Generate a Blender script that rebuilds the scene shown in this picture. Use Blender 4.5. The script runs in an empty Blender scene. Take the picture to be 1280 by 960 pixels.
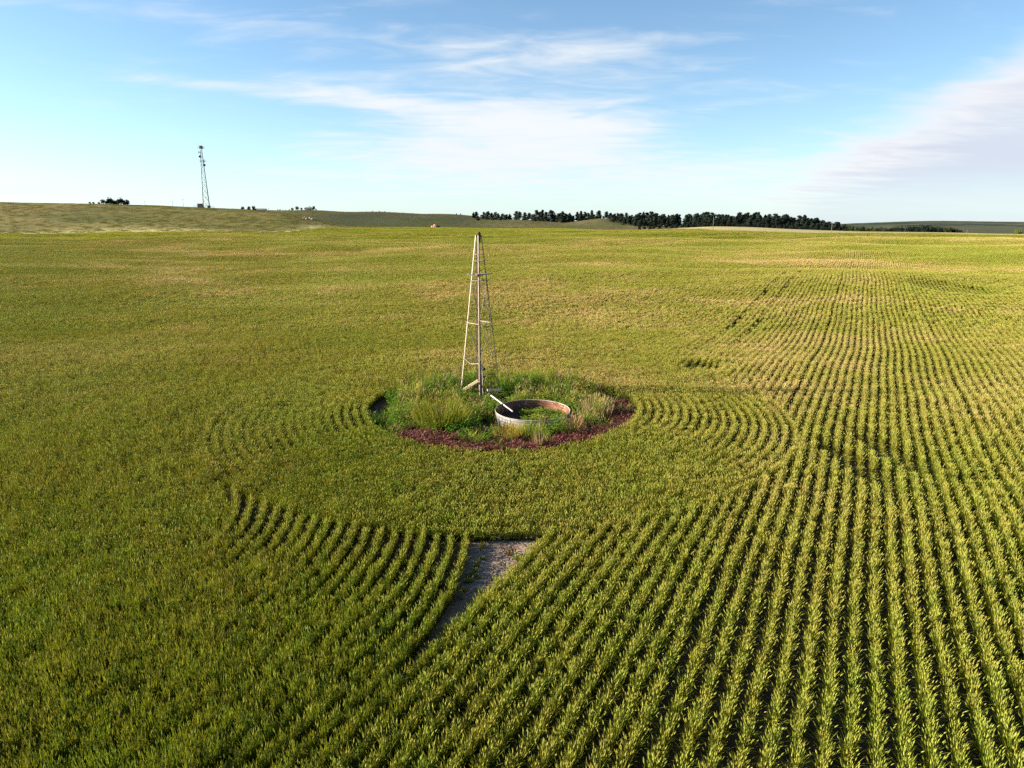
import bpy, math, random
import numpy as np
from mathutils import Vector, Matrix, noise as mnoise

random.seed(7)
rng = np.random.default_rng(11)
S = bpy.context.scene
C = S.collection
R = math.radians

# ------------------------------------------------------------------ camera
PITCH = R(14.2)
CAMH = 8.0
F = 830.0                       # focal length in pixels of a 1280 wide frame
cam_d = bpy.data.cameras.new('camera')
cam_d.sensor_width = 36.0
cam_d.lens = 36.0 * F / 1280.0
cam_d.clip_end = 30000
cam = bpy.data.objects.new('camera', cam_d)
cam.location = (0, 0, CAMH)
cam.rotation_euler = (math.pi / 2 - PITCH, 0, 0)
C.objects.link(cam)
S.camera = cam

# ------------------------------------------------------------------ exposure, light
SUN_EL = 20.0
SUN_AZ = -88.0                  # degrees clockwise from straight ahead (+Y)
S.view_settings.view_transform = 'Standard'
S.view_settings.look = 'None'
S.view_settings.gamma = 1.0
S.view_settings.use_curve_mapping = False
S.view_settings.exposure = 1.75
S.cycles.use_denoising = False
S.cycles.max_bounces = 6
S.cycles.diffuse_bounces = 3
S.cycles.transmission_bounces = 4
S.cycles.transparent_max_bounces = 4

sun_d = bpy.data.lights.new('sun', 'SUN')
sun_d.energy = 5.0
sun_d.angle = R(0.5)
sun_d.color = (1.0, 0.865, 0.67)
sun = bpy.data.objects.new('sun', sun_d)
sdir = Vector((math.sin(R(SUN_AZ)) * math.cos(R(SUN_EL)), math.cos(R(SUN_AZ)) * math.cos(R(SUN_EL)), math.sin(R(SUN_EL))))
sun.rotation_euler = (-sdir).to_track_quat('-Z', 'Y').to_euler()
sun.location = (-60, 10, 60)
C.objects.link(sun)


class NT:
    """small helper to write node trees as expressions"""
    def __init__(self, tree):
        self.t = tree
        tree.nodes.clear()

    def n(self, kind, **kw):
        nd = self.t.nodes.new(kind)
        for k, v in kw.items():
            setattr(nd, k, v)
        return nd

    def link(self, a, b):
        self.t.links.new(a, b)

    def put(self, sock, v):
        if isinstance(v, bpy.types.NodeSocket):
            self.link(v, sock)
        elif v is not None:
            sock.default_value = v

    def m(self, op, a, b=None, c=None, clamp=False):
        nd = self.n('ShaderNodeMath', operation=op, use_clamp=clamp)
        self.put(nd.inputs[0], a)
        if b is not None: self.put(nd.inputs[1], b)
        if c is not None: self.put(nd.inputs[2], c)
        return nd.outputs[0]

    def mix(self, f, a, b, blend='MIX'):
        nd = self.n('ShaderNodeMix', data_type='RGBA', blend_type=blend)
        self.put(nd.inputs[0], f)
        self.put(nd.inputs[6], a if isinstance(a, bpy.types.NodeSocket) else (*a[:3], 1))
        self.put(nd.inputs[7], b if isinstance(b, bpy.types.NodeSocket) else (*b[:3], 1))
        return nd.outputs[2]

    def noise(self, vec, scale, detail=3.0, rough=0.55, dist=0.0):
        nd = self.n('ShaderNodeTexNoise')
        if vec is not None: self.link(vec, nd.inputs['Vector'])
        nd.inputs['Scale'].default_value = scale
        nd.inputs['Detail'].default_value = detail
        nd.inputs['Roughness'].default_value = rough
        nd.inputs['Distortion'].default_value = dist
        return nd.outputs[0]

    def ss(self, v, lo, hi, to0=0.0, to1=1.0):
        nd = self.n('ShaderNodeMapRange', interpolation_type='SMOOTHSTEP')
        self.put(nd.inputs['Value'], v)
        nd.inputs['From Min'].default_value = lo
        nd.inputs['From Max'].default_value = hi
        nd.inputs['To Min'].default_value = to0
        nd.inputs['To Max'].default_value = to1
        return nd.outputs[0]


# ------------------------------------------------------------------ sky
W = bpy.data.worlds.new('World')
S.world = W
W.use_nodes = True
w = NT(W.node_tree)
sky = w.n('ShaderNodeTexSky', sky_type='NISHITA')
sky.sun_disc = False
sky.sun_elevation = R(SUN_EL)
sky.sun_rotation = R(SUN_AZ)
sky.altitude = 1500
sky.air_density = 1.0
sky.dust_density = 0.6
sky.ozone_density = 1.6
tc = w.n('ShaderNodeTexCoord')
sep = w.n('ShaderNodeSeparateXYZ')
w.link(tc.outputs['Generated'], sep.inputs[0])
dx, dy, dz = sep.outputs
az = w.m('MULTIPLY', w.m('ARCTAN2', dx, dy), 57.29578)
el = w.m('MULTIPLY', w.m('ARCSINE', dz), 57.29578)
# clouds live on a layer above: project the direction on it
den = w.m('ADD', w.m('MAXIMUM', dz, 0.0), 0.10)
comb = w.n('ShaderNodeCombineXYZ')
w.put(comb.inputs[0], w.m('DIVIDE', dx, den))
w.put(comb.inputs[1], w.m('MULTIPLY', w.m('DIVIDE', dy, den), 1.0))
mapn = w.n('ShaderNodeMapping')
mapn.inputs['Rotation'].default_value = (0, 0, R(-24))
mapn.inputs['Scale'].default_value = (0.75, 1.5, 1)
w.link(comb.outputs[0], mapn.inputs['Vector'])
n_big = w.noise(mapn.outputs[0], 1.0, 6, 0.6, 0.5)
n_fine = w.noise(mapn.outputs[0], 3.0, 6, 0.56, 0.7)


def gauss(a0, e0, sa, se, amp=1.0, tilt=0.0):
    da = w.m('SUBTRACT', az, a0)
    de = w.m('SUBTRACT', w.m('SUBTRACT', el, e0), w.m('MULTIPLY', da, tilt))
    q = w.m('ADD', w.m('POWER', w.m('ABSOLUTE', w.m('DIVIDE', da, sa)), 2.0),
            w.m('POWER', w.m('ABSOLUTE', w.m('DIVIDE', de, se)), 2.0))
    return w.m('MULTIPLY', w.m('EXPONENT', w.m('MULTIPLY', q, -1.0)), amp)


def addn(*v):
    o = v[0]
    for x in v[1:]:
        o = w.m('ADD', o, x)
    return o


bias = addn(gauss(4, 11.5, 30, 3.0, 0.16, 0.0), gauss(4, 7.2, 10, 2.1, 0.66, -0.02), gauss(-4, 4.2, 15, 3.0, 0.62), gauss(-11, 8.8, 8, 1.0, 0.50, -0.14), gauss(-21, 9.2, 9, 0.55, 0.30, -0.06),
            gauss(17, 3.0, 14, 2.6, 0.45), gauss(-30, 9.2, 9, 0.5, 0.22, 0.02), gauss(-35, 1.75, 9, 0.5, 0.75),
            gauss(6, 12.8, 17, 1.5, 0.36, 0.05), gauss(-24, 14.0, 14, 1.0, 0.28, 0.04), gauss(15.5, 6.0, 6.5, 1.5, -0.28, 0.1))
cm = w.ss(addn(bias, w.m('MULTIPLY', w.m('SUBTRACT', n_big, 0.5), 1.0), w.m('MULTIPLY', w.m('SUBTRACT', n_fine, 0.5), 1.0)), 0.06, 0.90)
cm = w.m('MULTIPLY', cm, 0.95)
# the denser bank on the right, its lit edge rising to the right
edge = w.m('SUBTRACT', w.m('ADD', 1.2, w.m('MULTIPLY', w.m('SUBTRACT', az, 18.0), 0.56)), el)
edge = w.m('ADD', edge, w.m('MULTIPLY', w.m('SUBTRACT', n_fine, 0.5), 2.4))
edge = w.m('ADD', edge, w.m('MULTIPLY', w.m('SUBTRACT', n_big, 0.5), 5.5))
bank = w.ss(edge, -1.3, 2.6)
bank = w.m('MULTIPLY', bank, w.ss(az, 14, 24))
bank = w.m('MULTIPLY', bank, w.ss(el, 14.0, 9.5, 0.0, 1.0))
bank = w.m('MULTIPLY', bank, w.ss(el, 0.0, 4.0, 0.45, 1.0))
bank = w.m('MULTIPLY', bank, w.ss(n_big, 0.2, 0.6, 0.82, 0.97))
CL = 5.7
shade = w.ss(w.m('ADD', edge, w.m('MULTIPLY', w.m('SUBTRACT', n_fine, 0.5), 5.0)), 0.6, 6.0)
bank_col = w.mix(shade, (0.98 * CL, 0.97 * CL, 1.0 * CL), (0.73 * CL, 0.79 * CL, 0.92 * CL))
skyc = w.mix(1.0, sky.outputs[0], (1.02, 1.18, 1.22), 'MULTIPLY')
hz = w.m('MULTIPLY', w.m('EXPONENT', w.m('MULTIPLY', w.m('MAXIMUM', el, 0.0), -0.20)), 0.62)
skyc = w.mix(hz, skyc, (0.72 * CL, 0.92 * CL, 1.04 * CL))
col = w.mix(cm, skyc, (0.97 * CL, 1.01 * CL, 1.04 * CL))
col = w.mix(bank, col, bank_col)
bg = w.n('ShaderNodeBackground')
w.link(col, bg.inputs[0])
bg.inputs[1].default_value = 0.05
wo = w.n('ShaderNodeOutputWorld')
w.link(bg.outputs[0], wo.inputs[0])

# ------------------------------------------------------------------ terrain heights


def z_of(Y, py):
    """height of a point at forward distance Y seen at row py of the picture plane"""
    return CAMH - Y * math.tan(PITCH + math.atan((py - 480.0) / F))


def pchip(x, y, xq):
    x = np.asarray(x, float); y = np.asarray(y, float)
    h = np.diff(x); d = np.diff(y) / h
    m = np.zeros_like(y)
    for i in range(1, len(x) - 1):
        if d[i - 1] * d[i] > 0:
            w1 = 2 * h[i] + h[i - 1]; w2 = h[i] + 2 * h[i - 1]
            m[i] = (w1 + w2) / (w1 / d[i - 1] + w2 / d[i])
    m[0] = d[0]; m[-1] = d[-1]
    xq = np.clip(xq, x[0], x[-1])
    k = np.clip(np.searchsorted(x, xq) - 1, 0, len(x) - 2)
    t = (xq - x[k]) / h[k]
    return ((2 * t**3 - 3 * t**2 + 1) * y[k] + (t**3 - 2 * t**2 + t) * h[k] * m[k]
            + (-2 * t**3 + 3 * t**2) * y[k + 1] + (t**3 - t**2) * h[k] * m[k + 1])


# skyline table: column (picture x at the horizon) -> list of (forward distance, row) ; None row = level ground
COLS = {
    -500: [(250, None), (320, 292), (470, 252), (600, 254), (1200, 262), (3500, 276), (9000, 300)],
    0: [(250, None), (320, 292), (470, 253), (600, 255), (1200, 262), (3500, 276), (9000, 300)],
    110: [(250, None), (325, 291), (470, 255), (600, 257), (1200, 262), (3500, 276), (9000, 300)],
    250: [(250, None), (330, 290), (480, 259.3), (600, 261), (1200, 263.5), (3500, 276), (9000, 300)],
    340: [(250, None), (340, 290), (460, 265), (560, 269), (900, 263.2), (1300, 266), (3500, 276), (9000, 300)],
    400: [(250, None), (350, 289), (440, 276.5), (520, 280), (900, 263.6), (1300, 266), (3500, 276), (9000, 300)],
    440: [(250, None), (400, 286), (440, 283.2), (520, 284), (900, 264.6), (1300, 267), (3500, 276), (9000, 300)],
    560: [(250, None), (480, 284.6), (540, 284.8), (700, 277), (900, 268), (1300, 271), (3500, 278), (9000, 300)],
    640: [(250, None), (500, 285.5), (560, 285.6), (820, 274.5), (1300, 279), (3500, 281), (9000, 300)],
    700: [(250, None), (500, 286.2), (560, 286.4), (800, 277.2), (1300, 281), (3500, 283), (9000, 300)],
    752: [(250, None), (480, 287), (560, 287.4), (760, 273.4), (1000, 279), (1300, 283), (3500, 283), (9000, 300)],
    800: [(250, None), (440, 287), (520, 288.6), (720, 281.5), (1000, 284), (3500, 284), (9000, 300)],
    900: [(250, None), (330, 289), (400, 283.2), (480, 287), (660, 284), (1000, 290), (3500, 285), (9000, 300)],
    1000: [(250, None), (330, 291.5), (400, 286.7), (480, 290.5), (660, 288), (1000, 292), (3500, 282), (9000, 300)],
    1080: [(250, None), (330, 293), (400, 289.4), (500, 294), (900, 293), (3500, 278.8), (9000, 300)],
    1170: [(250, None), (330, 293.6), (400, 290.4), (500, 295), (1000, 293), (3500, 276.3), (9000, 300)],
    1280: [(250, None), (330, 295.5), (400, 292.3), (500, 297), (1000, 295), (3500, 277.5), (9000, 300)],
    1800: [(250, None), (330, 297), (400, 294), (500, 298), (1000, 296), (3500, 277), (9000, 300)],
}
YG = np.concatenate([[-60, 0, 60, 120, 180], np.geomspace(220, 9000, 260)])
UG = np.linspace(-1.5, 1.5, 301)
pxs = sorted(COLS)
tab = []
for px in pxs:
    pts = [(-80, 0.0), (0, 0.0), (150, 0.0)] + [(Y, 0.0 if p is None else z_of(Y, p)) for Y, p in COLS[px]]
    tab.append(pchip([p[0] for p in pts], [p[1] for p in pts], YG))
tab = np.array(tab)                                                    # columns x YG
ucols = np.array([(p - 640) / 856.0 for p in pxs])
HG = np.array([pchip(ucols, tab[:, j], UG) for j in range(len(YG))]).T   # UG x YG


def H(x, y):
    x = np.asarray(x, float); y = np.asarray(y, float)
    u = np.clip(x / np.maximum(y, 40.0), -1.499, 1.499)
    yy = np.clip(y, YG[0], YG[-1] - 1e-3)
    iu = np.clip(np.searchsorted(UG, u) - 1, 0, len(UG) - 2)
    iy = np.clip(np.searchsorted(YG, yy, side='right') - 1, 0, len(YG) - 2)
    fu = (u - UG[iu]) / (UG[iu + 1] - UG[iu]); fy = (yy - YG[iy]) / (YG[iy + 1] - YG[iy])
    z = (HG[iu, iy] * (1 - fu) * (1 - fy) + HG[iu + 1, iy] * fu * (1 - fy)
         + HG[iu, iy + 1] * (1 - fu) * fy + HG[iu + 1, iy + 1] * fu * fy)
    # the long low swells of the field
    far = np.clip((y - 34) / 40, 0, 1)
    sw = (0.28 * np.sin(y * 0.085 + 0.9 + 0.9 * np.sin(x * 0.025)) + 0.42 * np.sin(x * 0.055 + y * 0.045 + 2.0 + 0.8 * np.sin(y * 0.03))
          + 0.12 * np.sin(y * 0.21 + x * 0.05) + 0.16 * np.sin(x * 0.13 - y * 0.06 + 1.5 * np.sin(x * 0.02)) + 0.10 * np.sin(y * 0.33 - x * 0.11))
    z = z + far * sw * np.clip((420 - y) / 150, 0, 1)
    g = np.exp(-((x - 46) / 42)**2)
    z = z + g * (0.42 * np.exp(-((y - 80) / 13)**2) - 0.34 * np.exp(-((y - 104) / 13)**2))
    # rough pasture beyond
    r = np.clip((y - 400) / 200, 0, 1)
    z = z + r * (0.55 * np.sin(x * 0.06 + 1.3 * np.sin(y * 0.02)) + 0.22 * np.sin(x * 0.023 + y * 0.05) + 0.15 * np.sin(y * 0.11 + x * 0.11))
    return z


def Hs(x, y):
    return float(H(np.array([x]), np.array([y]))[0])


def place(px, Y):
    """ground point under picture column px at forward distance Y (reads the plan off the photograph)"""
    x = (px - 640) / F * (Y * math.cos(PITCH) + (CAMH) * math.sin(PITCH))
    for _ in range(3):
        z = Hs(x, Y)
        x = (px - 640) / F * (Y * math.cos(PITCH) + (CAMH - z) * math.sin(PITCH))
    return x, Y, Hs(x, Y)


def flat(px, py):
    """point of the level near field under a picture position"""
    b = PITCH + math.atan((py - 480.0) / F)
    Y = CAMH / math.tan(b)
    return (px - 640) / F * (Y * math.cos(PITCH) + CAMH * math.sin(PITCH)), Y


# value noise on numpy arrays
_perm = rng.random((256, 256))


def vnoise(x, y, s):
    x = np.asarray(x) / s; y = np.asarray(y) / s
    xi = np.floor(x).astype(int); yi = np.floor(y).astype(int)
    fx = x - xi; fy = y - yi
    fx = fx * fx * (3 - 2 * fx); fy = fy * fy * (3 - 2 * fy)
    p = lambda a, b: _perm[a % 256, b % 256]
    return (p(xi, yi) * (1 - fx) * (1 - fy) + p(xi + 1, yi) * fx * (1 - fy) + p(xi, yi + 1) * (1 - fx) * fy + p(xi + 1, yi + 1) * fx * fy)


def sst(v, lo, hi):
    t = np.clip((v - lo) / (hi - lo), 0, 1)
    return t * t * (3 - 2 * t)


# ------------------------------------------------------------------ materials
def material(name):
    m = bpy.data.materials.new(name)
    m.use_nodes = True
    return m, NT(m.node_tree)


def principled(nt, col, rough=0.6, metal=0.0, normal=None, spec=0.3):
    b = nt.n('ShaderNodeBsdfPrincipled')
    nt.put(b.inputs['Base Color'], col if isinstance(col, bpy.types.NodeSocket) else (*col[:3], 1))
    nt.put(b.inputs['Roughness'], rough)
    nt.put(b.inputs['Metallic'], metal)
    b.inputs['Specular IOR Level'].default_value = spec
    if normal is not None: nt.link(normal, b.inputs['Normal'])
    o = nt.n('ShaderNodeOutputMaterial')
    nt.link(b.outputs[0], o.inputs[0])
    return b


def bump(nt, h, strength, dist):
    b = nt.n('ShaderNodeBump')
    b.inputs['Strength'].default_value = strength
    b.inputs['Distance'].default_value = dist
    nt.link(h, b.inputs['Height'])
    return b.outputs[0]


def objpos(nt):
    return nt.n('ShaderNodeTexCoord').outputs['Object']


def simple(name, c1, c2, scale, rough=0.7, metal=0.0, spec=0.3, c3=None, bmp=0.0):
    m, nt = material(name)
    p = objpos(nt)
    f = nt.ss(nt.noise(p, scale, 5, 0.6), 0.35, 0.65)
    col = nt.mix(f, c1, c2)
    if c3 is not None:
        f2 = nt.ss(nt.noise(p, scale * 2.7, 5, 0.65), 0.52, 0.68)
        col = nt.mix(f2, col, c3)
    nrm = bump(nt, nt.noise(p, scale * 6, 4, 0.6), bmp, 0.02) if bmp else None
    principled(nt, col, rough, metal, nrm, spec)
    return m


def plant_material(name, ramp, patch=None, trans=0.35, rand=0.25, rough=0.7):
    """leaves: colour along the 'tint' attribute, differing from plant to plant and from patch to patch of the field"""
    m, nt = material(name)
    at = nt.n('ShaderNodeAttribute', attribute_name='tint')
    cr = nt.n('ShaderNodeValToRGB')
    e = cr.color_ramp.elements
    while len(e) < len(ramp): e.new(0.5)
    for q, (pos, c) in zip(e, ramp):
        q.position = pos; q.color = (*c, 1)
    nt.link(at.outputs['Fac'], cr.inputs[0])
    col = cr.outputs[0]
    geo = nt.n('ShaderNodeNewGeometry')
    if patch:
        tan, green, sc = patch
        big = nt.noise(geo.outputs['Position'], sc, 4, 0.6)
        mid = nt.noise(geo.outputs['Position'], sc * 7, 3, 0.6)
        bm = nt.n('ShaderNodeMapping'); bm.inputs['Scale'].default_value = (0.006, 0.024, 0.0)
        nt.link(geo.outputs['Position'], bm.inputs['Vector'])
        band = nt.noise(bm.outputs[0], 1.0, 3, 0.55)
        v = nt.m('ADD', nt.m('MULTIPLY', big, 0.42), nt.m('ADD', nt.m('MULTIPLY', mid, 0.24), nt.m('MULTIPLY', band, 0.34)))
        col = nt.mix(nt.ss(v, 0.49, 0.585, 0, 0.95), col, nt.mix(1.0, col, tan, 'MULTIPLY'))
        col = nt.mix(nt.ss(v, 0.50, 0.40, 0, 0.9), col, nt.mix(1.0, col, green, 'MULTIPLY'))
    oi = nt.n('ShaderNodeObjectInfo')
    hs = nt.n('ShaderNodeHueSaturation')
    nt.put(hs.inputs['Hue'], nt.ss(oi.outputs['Random'], 0, 1, 0.5 - 0.018, 0.5 + 0.018))
    nt.put(hs.inputs['Value'], nt.m('ADD', 1 - rand, nt.m('MULTIPLY', nt.m('FRACT', nt.m('MULTIPLY', oi.outputs['Random'], 17.3)), 2 * rand)))
    nt.link(col, hs.inputs['Color'])
    col = hs.outputs[0]
    d = nt.n('ShaderNodeBsdfPrincipled')
    nt.link(col, d.inputs['Base Color'])
    d.inputs['Roughness'].default_value = rough
    d.inputs['Specular IOR Level'].default_value = 0.10
    t = nt.n('ShaderNodeBsdfTranslucent')
    nt.link(nt.mix(1.0, col, (1.15, 1.1, 0.6), 'MULTIPLY'), t.inputs[0])
    mx = nt.n('ShaderNodeMixShader')
    mx.inputs[0].default_value = trans
    nt.link(d.outputs[0], mx.inputs[1]); nt.link(t.outputs[0], mx.inputs[2])
    o = nt.n('ShaderNodeOutputMaterial')
    nt.link(mx.outputs[0], o.inputs[0])
    return m


WHEAT_PATCH = ((1.42, 1.19, 2.4), (0.84, 0.98, 0.75), 0.026)
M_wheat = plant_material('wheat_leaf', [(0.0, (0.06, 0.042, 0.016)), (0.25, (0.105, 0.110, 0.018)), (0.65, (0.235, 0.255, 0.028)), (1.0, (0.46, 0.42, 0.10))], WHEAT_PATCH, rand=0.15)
M_weed = plant_material('weed_leaf', [(0.0, (0.05, 0.085, 0.012)), (0.5, (0.155, 0.245, 0.024)), (1.0, (0.40, 0.37, 0.085))], ((1.4, 1.05, 1.3), (0.6, 0.95, 0.6), 0.5), rand=0.35)
M_bright = plant_material('bright_grass', [(0.0, (0.09, 0.15, 0.012)), (1.0, (0.28, 0.30, 0.025))], None, rand=0.2)
M_vivid = plant_material('vivid_grass', [(0.0, (0.05, 0.13, 0.012)), (1.0, (0.13, 0.27, 0.025))], None, rand=0.2)
M_dry = plant_material('dry_grass', [(0.0, (0.15, 0.11, 0.05)), (1.0, (0.42, 0.32, 0.18))], None, rand=0.25)
M_gold = plant_material('golden_weed', [(0.0, (0.14, 0.15, 0.025)), (1.0, (0.42, 0.34, 0.07))], None, rand=0.25)
M_withered = plant_material('withered_leaf', [(0.0, (0.06, 0.04, 0.025)), (1.0, (0.17, 0.12, 0.06))], None, rand=0.2)
M_pink = plant_material('pink_weed', [(0.0, (0.14, 0.08, 0.05)), (1.0, (0.42, 0.24, 0.16))], None, rand=0.25)
M_red = plant_material('red_leaf', [(0.0, (0.085, 0.036, 0.028)), (0.6, (0.175, 0.062, 0.058)), (1.0, (0.34, 0.16, 0.12))], None, rand=0.35)
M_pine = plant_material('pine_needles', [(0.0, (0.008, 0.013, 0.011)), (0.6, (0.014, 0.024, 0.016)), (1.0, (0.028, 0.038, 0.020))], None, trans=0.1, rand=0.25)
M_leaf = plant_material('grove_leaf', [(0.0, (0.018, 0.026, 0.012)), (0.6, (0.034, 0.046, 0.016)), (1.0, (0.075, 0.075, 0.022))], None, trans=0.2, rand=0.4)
M_bush = plant_material('bush_leaf', [(0.0, (0.05, 0.09, 0.015)), (1.0, (0.13, 0.19, 0.03))], None, trans=0.3, rand=0.2)
M_bark = simple('bark', (0.06, 0.04, 0.028), (0.11, 0.075, 0.05), 6, 0.9)
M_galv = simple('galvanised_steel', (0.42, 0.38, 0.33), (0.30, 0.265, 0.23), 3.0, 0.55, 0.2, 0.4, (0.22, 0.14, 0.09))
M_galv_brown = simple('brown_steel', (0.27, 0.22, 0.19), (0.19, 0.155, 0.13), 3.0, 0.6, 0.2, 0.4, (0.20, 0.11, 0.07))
M_galv_dark = simple('dull_steel', (0.12, 0.10, 0.085), (0.20, 0.165, 0.14), 3.0, 0.6, 0.3, 0.4, (0.13, 0.065, 0.04))  # dark steel; on the right and back tower legs it carries painted shade
M_rust = simple('rusty_iron', (0.17, 0.065, 0.04), (0.09, 0.035, 0.026), 4.0, 0.85, 0.1, 0.2, (0.30, 0.15, 0.085), 0.3)
M_board = simple('weathered_board', (0.62, 0.54, 0.38), (0.48, 0.40, 0.27), 3.0, 0.8, 0.0, 0.2, (0.34, 0.27, 0.19))
M_deck = simple('grey_plank', (0.26, 0.21, 0.18), (0.17, 0.13, 0.11), 4.0, 0.85)
M_pvc = simple('white_pipe', (0.72, 0.72, 0.70), (0.62, 0.61, 0.58), 3.0, 0.45)
M_black = simple('black_rubber', (0.012, 0.012, 0.012), (0.025, 0.022, 0.02), 5.0, 0.6)
M_pole = simple('pole_wood', (0.20, 0.15, 0.105), (0.14, 0.105, 0.075), 1.0, 0.85)
M_mast = simple('mast_steel', (0.26, 0.29, 0.32), (0.18, 0.20, 0.23), 0.6, 0.5, 0.4)
M_mast_dark = simple('dark_cable', (0.035, 0.045, 0.06), (0.06, 0.07, 0.085), 0.8, 0.6)
M_panel = simple('antenna_grey', (0.40, 0.42, 0.44), (0.30, 0.32, 0.35), 0.8, 0.5)
M_shelter = simple('shelter_wall', (0.24, 0.17, 0.12), (0.19, 0.135, 0.10), 0.6, 0.8)
M_roof = simple('grey_roof', (0.17, 0.17, 0.19), (0.12, 0.12, 0.135), 0.4, 0.7)
M_white = simple('white_siding', (0.74, 0.70, 0.64), (0.66, 0.62, 0.56), 0.5, 0.7)
M_glass = simple('window_glass', (0.03, 0.04, 0.05), (0.05, 0.06, 0.07), 0.5, 0.1, 0.0, 0.6)
M_rock = simple('pale_rock', (0.42, 0.33, 0.25), (0.30, 0.23, 0.17), 0.8, 0.9, 0, 0.2, (0.20, 0.14, 0.10), 0.4)
M_salmon = simple('salmon_rock', (0.62, 0.38, 0.26), (0.50, 0.29, 0.20), 0.8, 0.9, 0, 0.2, (0.34, 0.19, 0.13), 0.4)


# ------------------------------------------------------------------ mesh helpers
class MB:
    def __init__(self):
        self.v = []; self.f = []; self.tint = []

    def add(self, vs, fs, tint=None):
        o = len(self.v)
        self.v += [tuple(p) for p in vs]
        self.f += [tuple(i + o for i in q) for q in fs]
        self.tint += list(tint) if tint is not None else [0.5] * len(vs)

    def box(self, c, s, rot=None):
        hx, hy, hz = s[0] / 2, s[1] / 2, s[2] / 2
        vs = [Vector((x, y, z)) for x in (-hx, hx) for y in (-hy, hy) for z in (-hz, hz)]
        if rot is not None: vs = [rot @ v for v in vs]
        c = Vector(c)
        self.add([v + c for v in vs], [(0, 1, 3, 2), (4, 6, 7, 5), (0, 4, 5, 1), (2, 3, 7, 6), (0, 2, 6, 4), (1, 5, 7, 3)])

    def beam(self, a, b, wd, th, up=(0, 0, 1)):
        """bar of rectangular section from a to b"""
        a = Vector(a); b = Vector(b); d = (b - a)
        L = d.length; d.normalize()
        up = Vector(up)
        if abs(d.dot(up)) > 0.98: up = Vector((0, 1, 0))
        s = d.cross(up).normalized(); t = s.cross(d).normalized()
        rot = Matrix((d, s, t)).transposed()
        self.box((a + b) / 2, (L, wd, th), rot)

    def tube(self, a, b, r0, r1=None, n=8, cap=True):
        a = Vector(a); b = Vector(b); r1 = r0 if r1 is None else r1
        d = (b - a).normalized()
        up = Vector((0, 0, 1)) if abs(d.z) < 0.95 else Vector((1, 0, 0))
        s = d.cross(up).normalized(); t = d.cross(s)
        vs = []
        for p, r in ((a, r0), (b, r1)):
            for k in range(n):
                q = 2 * math.pi * k / n
                vs.append(p + (s * math.cos(q) + t * math.sin(q)) * r)
        fs = [(k, (k + 1) % n, n + (k + 1) % n, n + k) for k in range(n)]
        if cap: fs += [tuple(range(n))[::-1], tuple(range(n, 2 * n))]
        self.add(vs, fs)

    def mesh(self, name, mat, smooth=False):
        me = bpy.data.meshes.new(name)
        me.from_pydata(self.v, [], self.f)
        me.materials.append(mat)
        a = me.attributes.new('tint', 'FLOAT', 'POINT')
        a.data.foreach_set('value', np.array(self.tint, dtype=np.float32))
        if smooth:
            me.polygons.foreach_set('use_smooth', [True] * len(me.polygons))
        me.update()
        return me

    def build(self, name, mat, parent=None, smooth=False, link=True):
        o = bpy.data.objects.new(name, self.mesh(name, mat, smooth))
        if link: C.objects.link(o)
        if parent is not None: o.parent = parent
        return o


def tag(o, label=None, cat=None, group=None, kind=None):
    if label: o['label'] = label
    if cat: o['category'] = cat
    if group: o['group'] = group
    if kind: o['kind'] = kind
    return o


def empty(name, loc, rz=0.0):
    o = bpy.data.objects.new(name, None)
    o.location = loc; o.rotation_euler = (0, 0, rz)
    o.empty_display_size = 0.2
    C.objects.link(o)
    return o


def dup(root):
    r = root.copy(); C.objects.link(r)
    for ch in root.children:
        c = ch.copy(); C.objects.link(c); c.parent = r
        for g in ch.children:
            d = g.copy(); C.objects.link(d); d.parent = c
    return r


# ------------------------------------------------------------------ the circle round the windmill, and the rows
OX, OY, RO = -0.45, 26.9, 5.5                 # the unploughed circle
RR = 11.65                                    # outer edge of the pass drilled round it
SP = 0.36                                     # row spacing
D = np.array([math.sin(R(27.6)), math.cos(R(27.6))])
N = np.array([-D[1], D[0]])
OA = OX * D[0] + OY * D[1]; OB = OX * N[0] + OY * N[1]
BPAD = 6.10                                   # last straight row right of the bare wedge

# ------------------------------------------------------------------ ground sheet
ys = np.concatenate([np.linspace(-40, 4, 12), np.linspace(5, 60, 300), np.geomspace(60.6, 8500, 420)])
us = np.concatenate([np.linspace(-1.5, -0.82, 24), np.linspace(-0.8, 0.8, 380), np.linspace(0.82, 1.5, 24)])
UU, YY = np.meshgrid(us, ys)
XX = UU * (YY + 70)
ZZ = H(XX, YY)
nY, nU = UU.shape
uu = XX / np.maximum(YY, 40)
pxx = 640 + 856 * uu                         # picture column of each ground point

field_end = np.interp(pxx, [-500, 0, 340, 440, 560, 700, 800, 900, 1280, 1800], [308, 308, 326, 396, 490, 495, 395, 328, 322, 322])
field_end = field_end + 8 * (vnoise(XX, YY, 18) - 0.5) + 34 * (vnoise(XX * 0.6, YY, 40) - 0.5)


def field_limit(x, y):
    p = 640 + 856 * x / np.maximum(y, 40)
    return np.interp(p, [-500, 0, 340, 440, 560, 700, 800, 900, 1280, 1800], [308, 308, 326, 396, 490, 495, 395, 328, 322, 322]) + 8 * (vnoise(x, y, 18) - 0.5) + 34 * (vnoise(x * 0.6, y, 40) - 0.5)


def lay(base, colr, wgt):
    w3 = np.clip(wgt, 0, 1)[..., None]
    return base * (1 - w3) + np.array(colr) * w3


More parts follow.
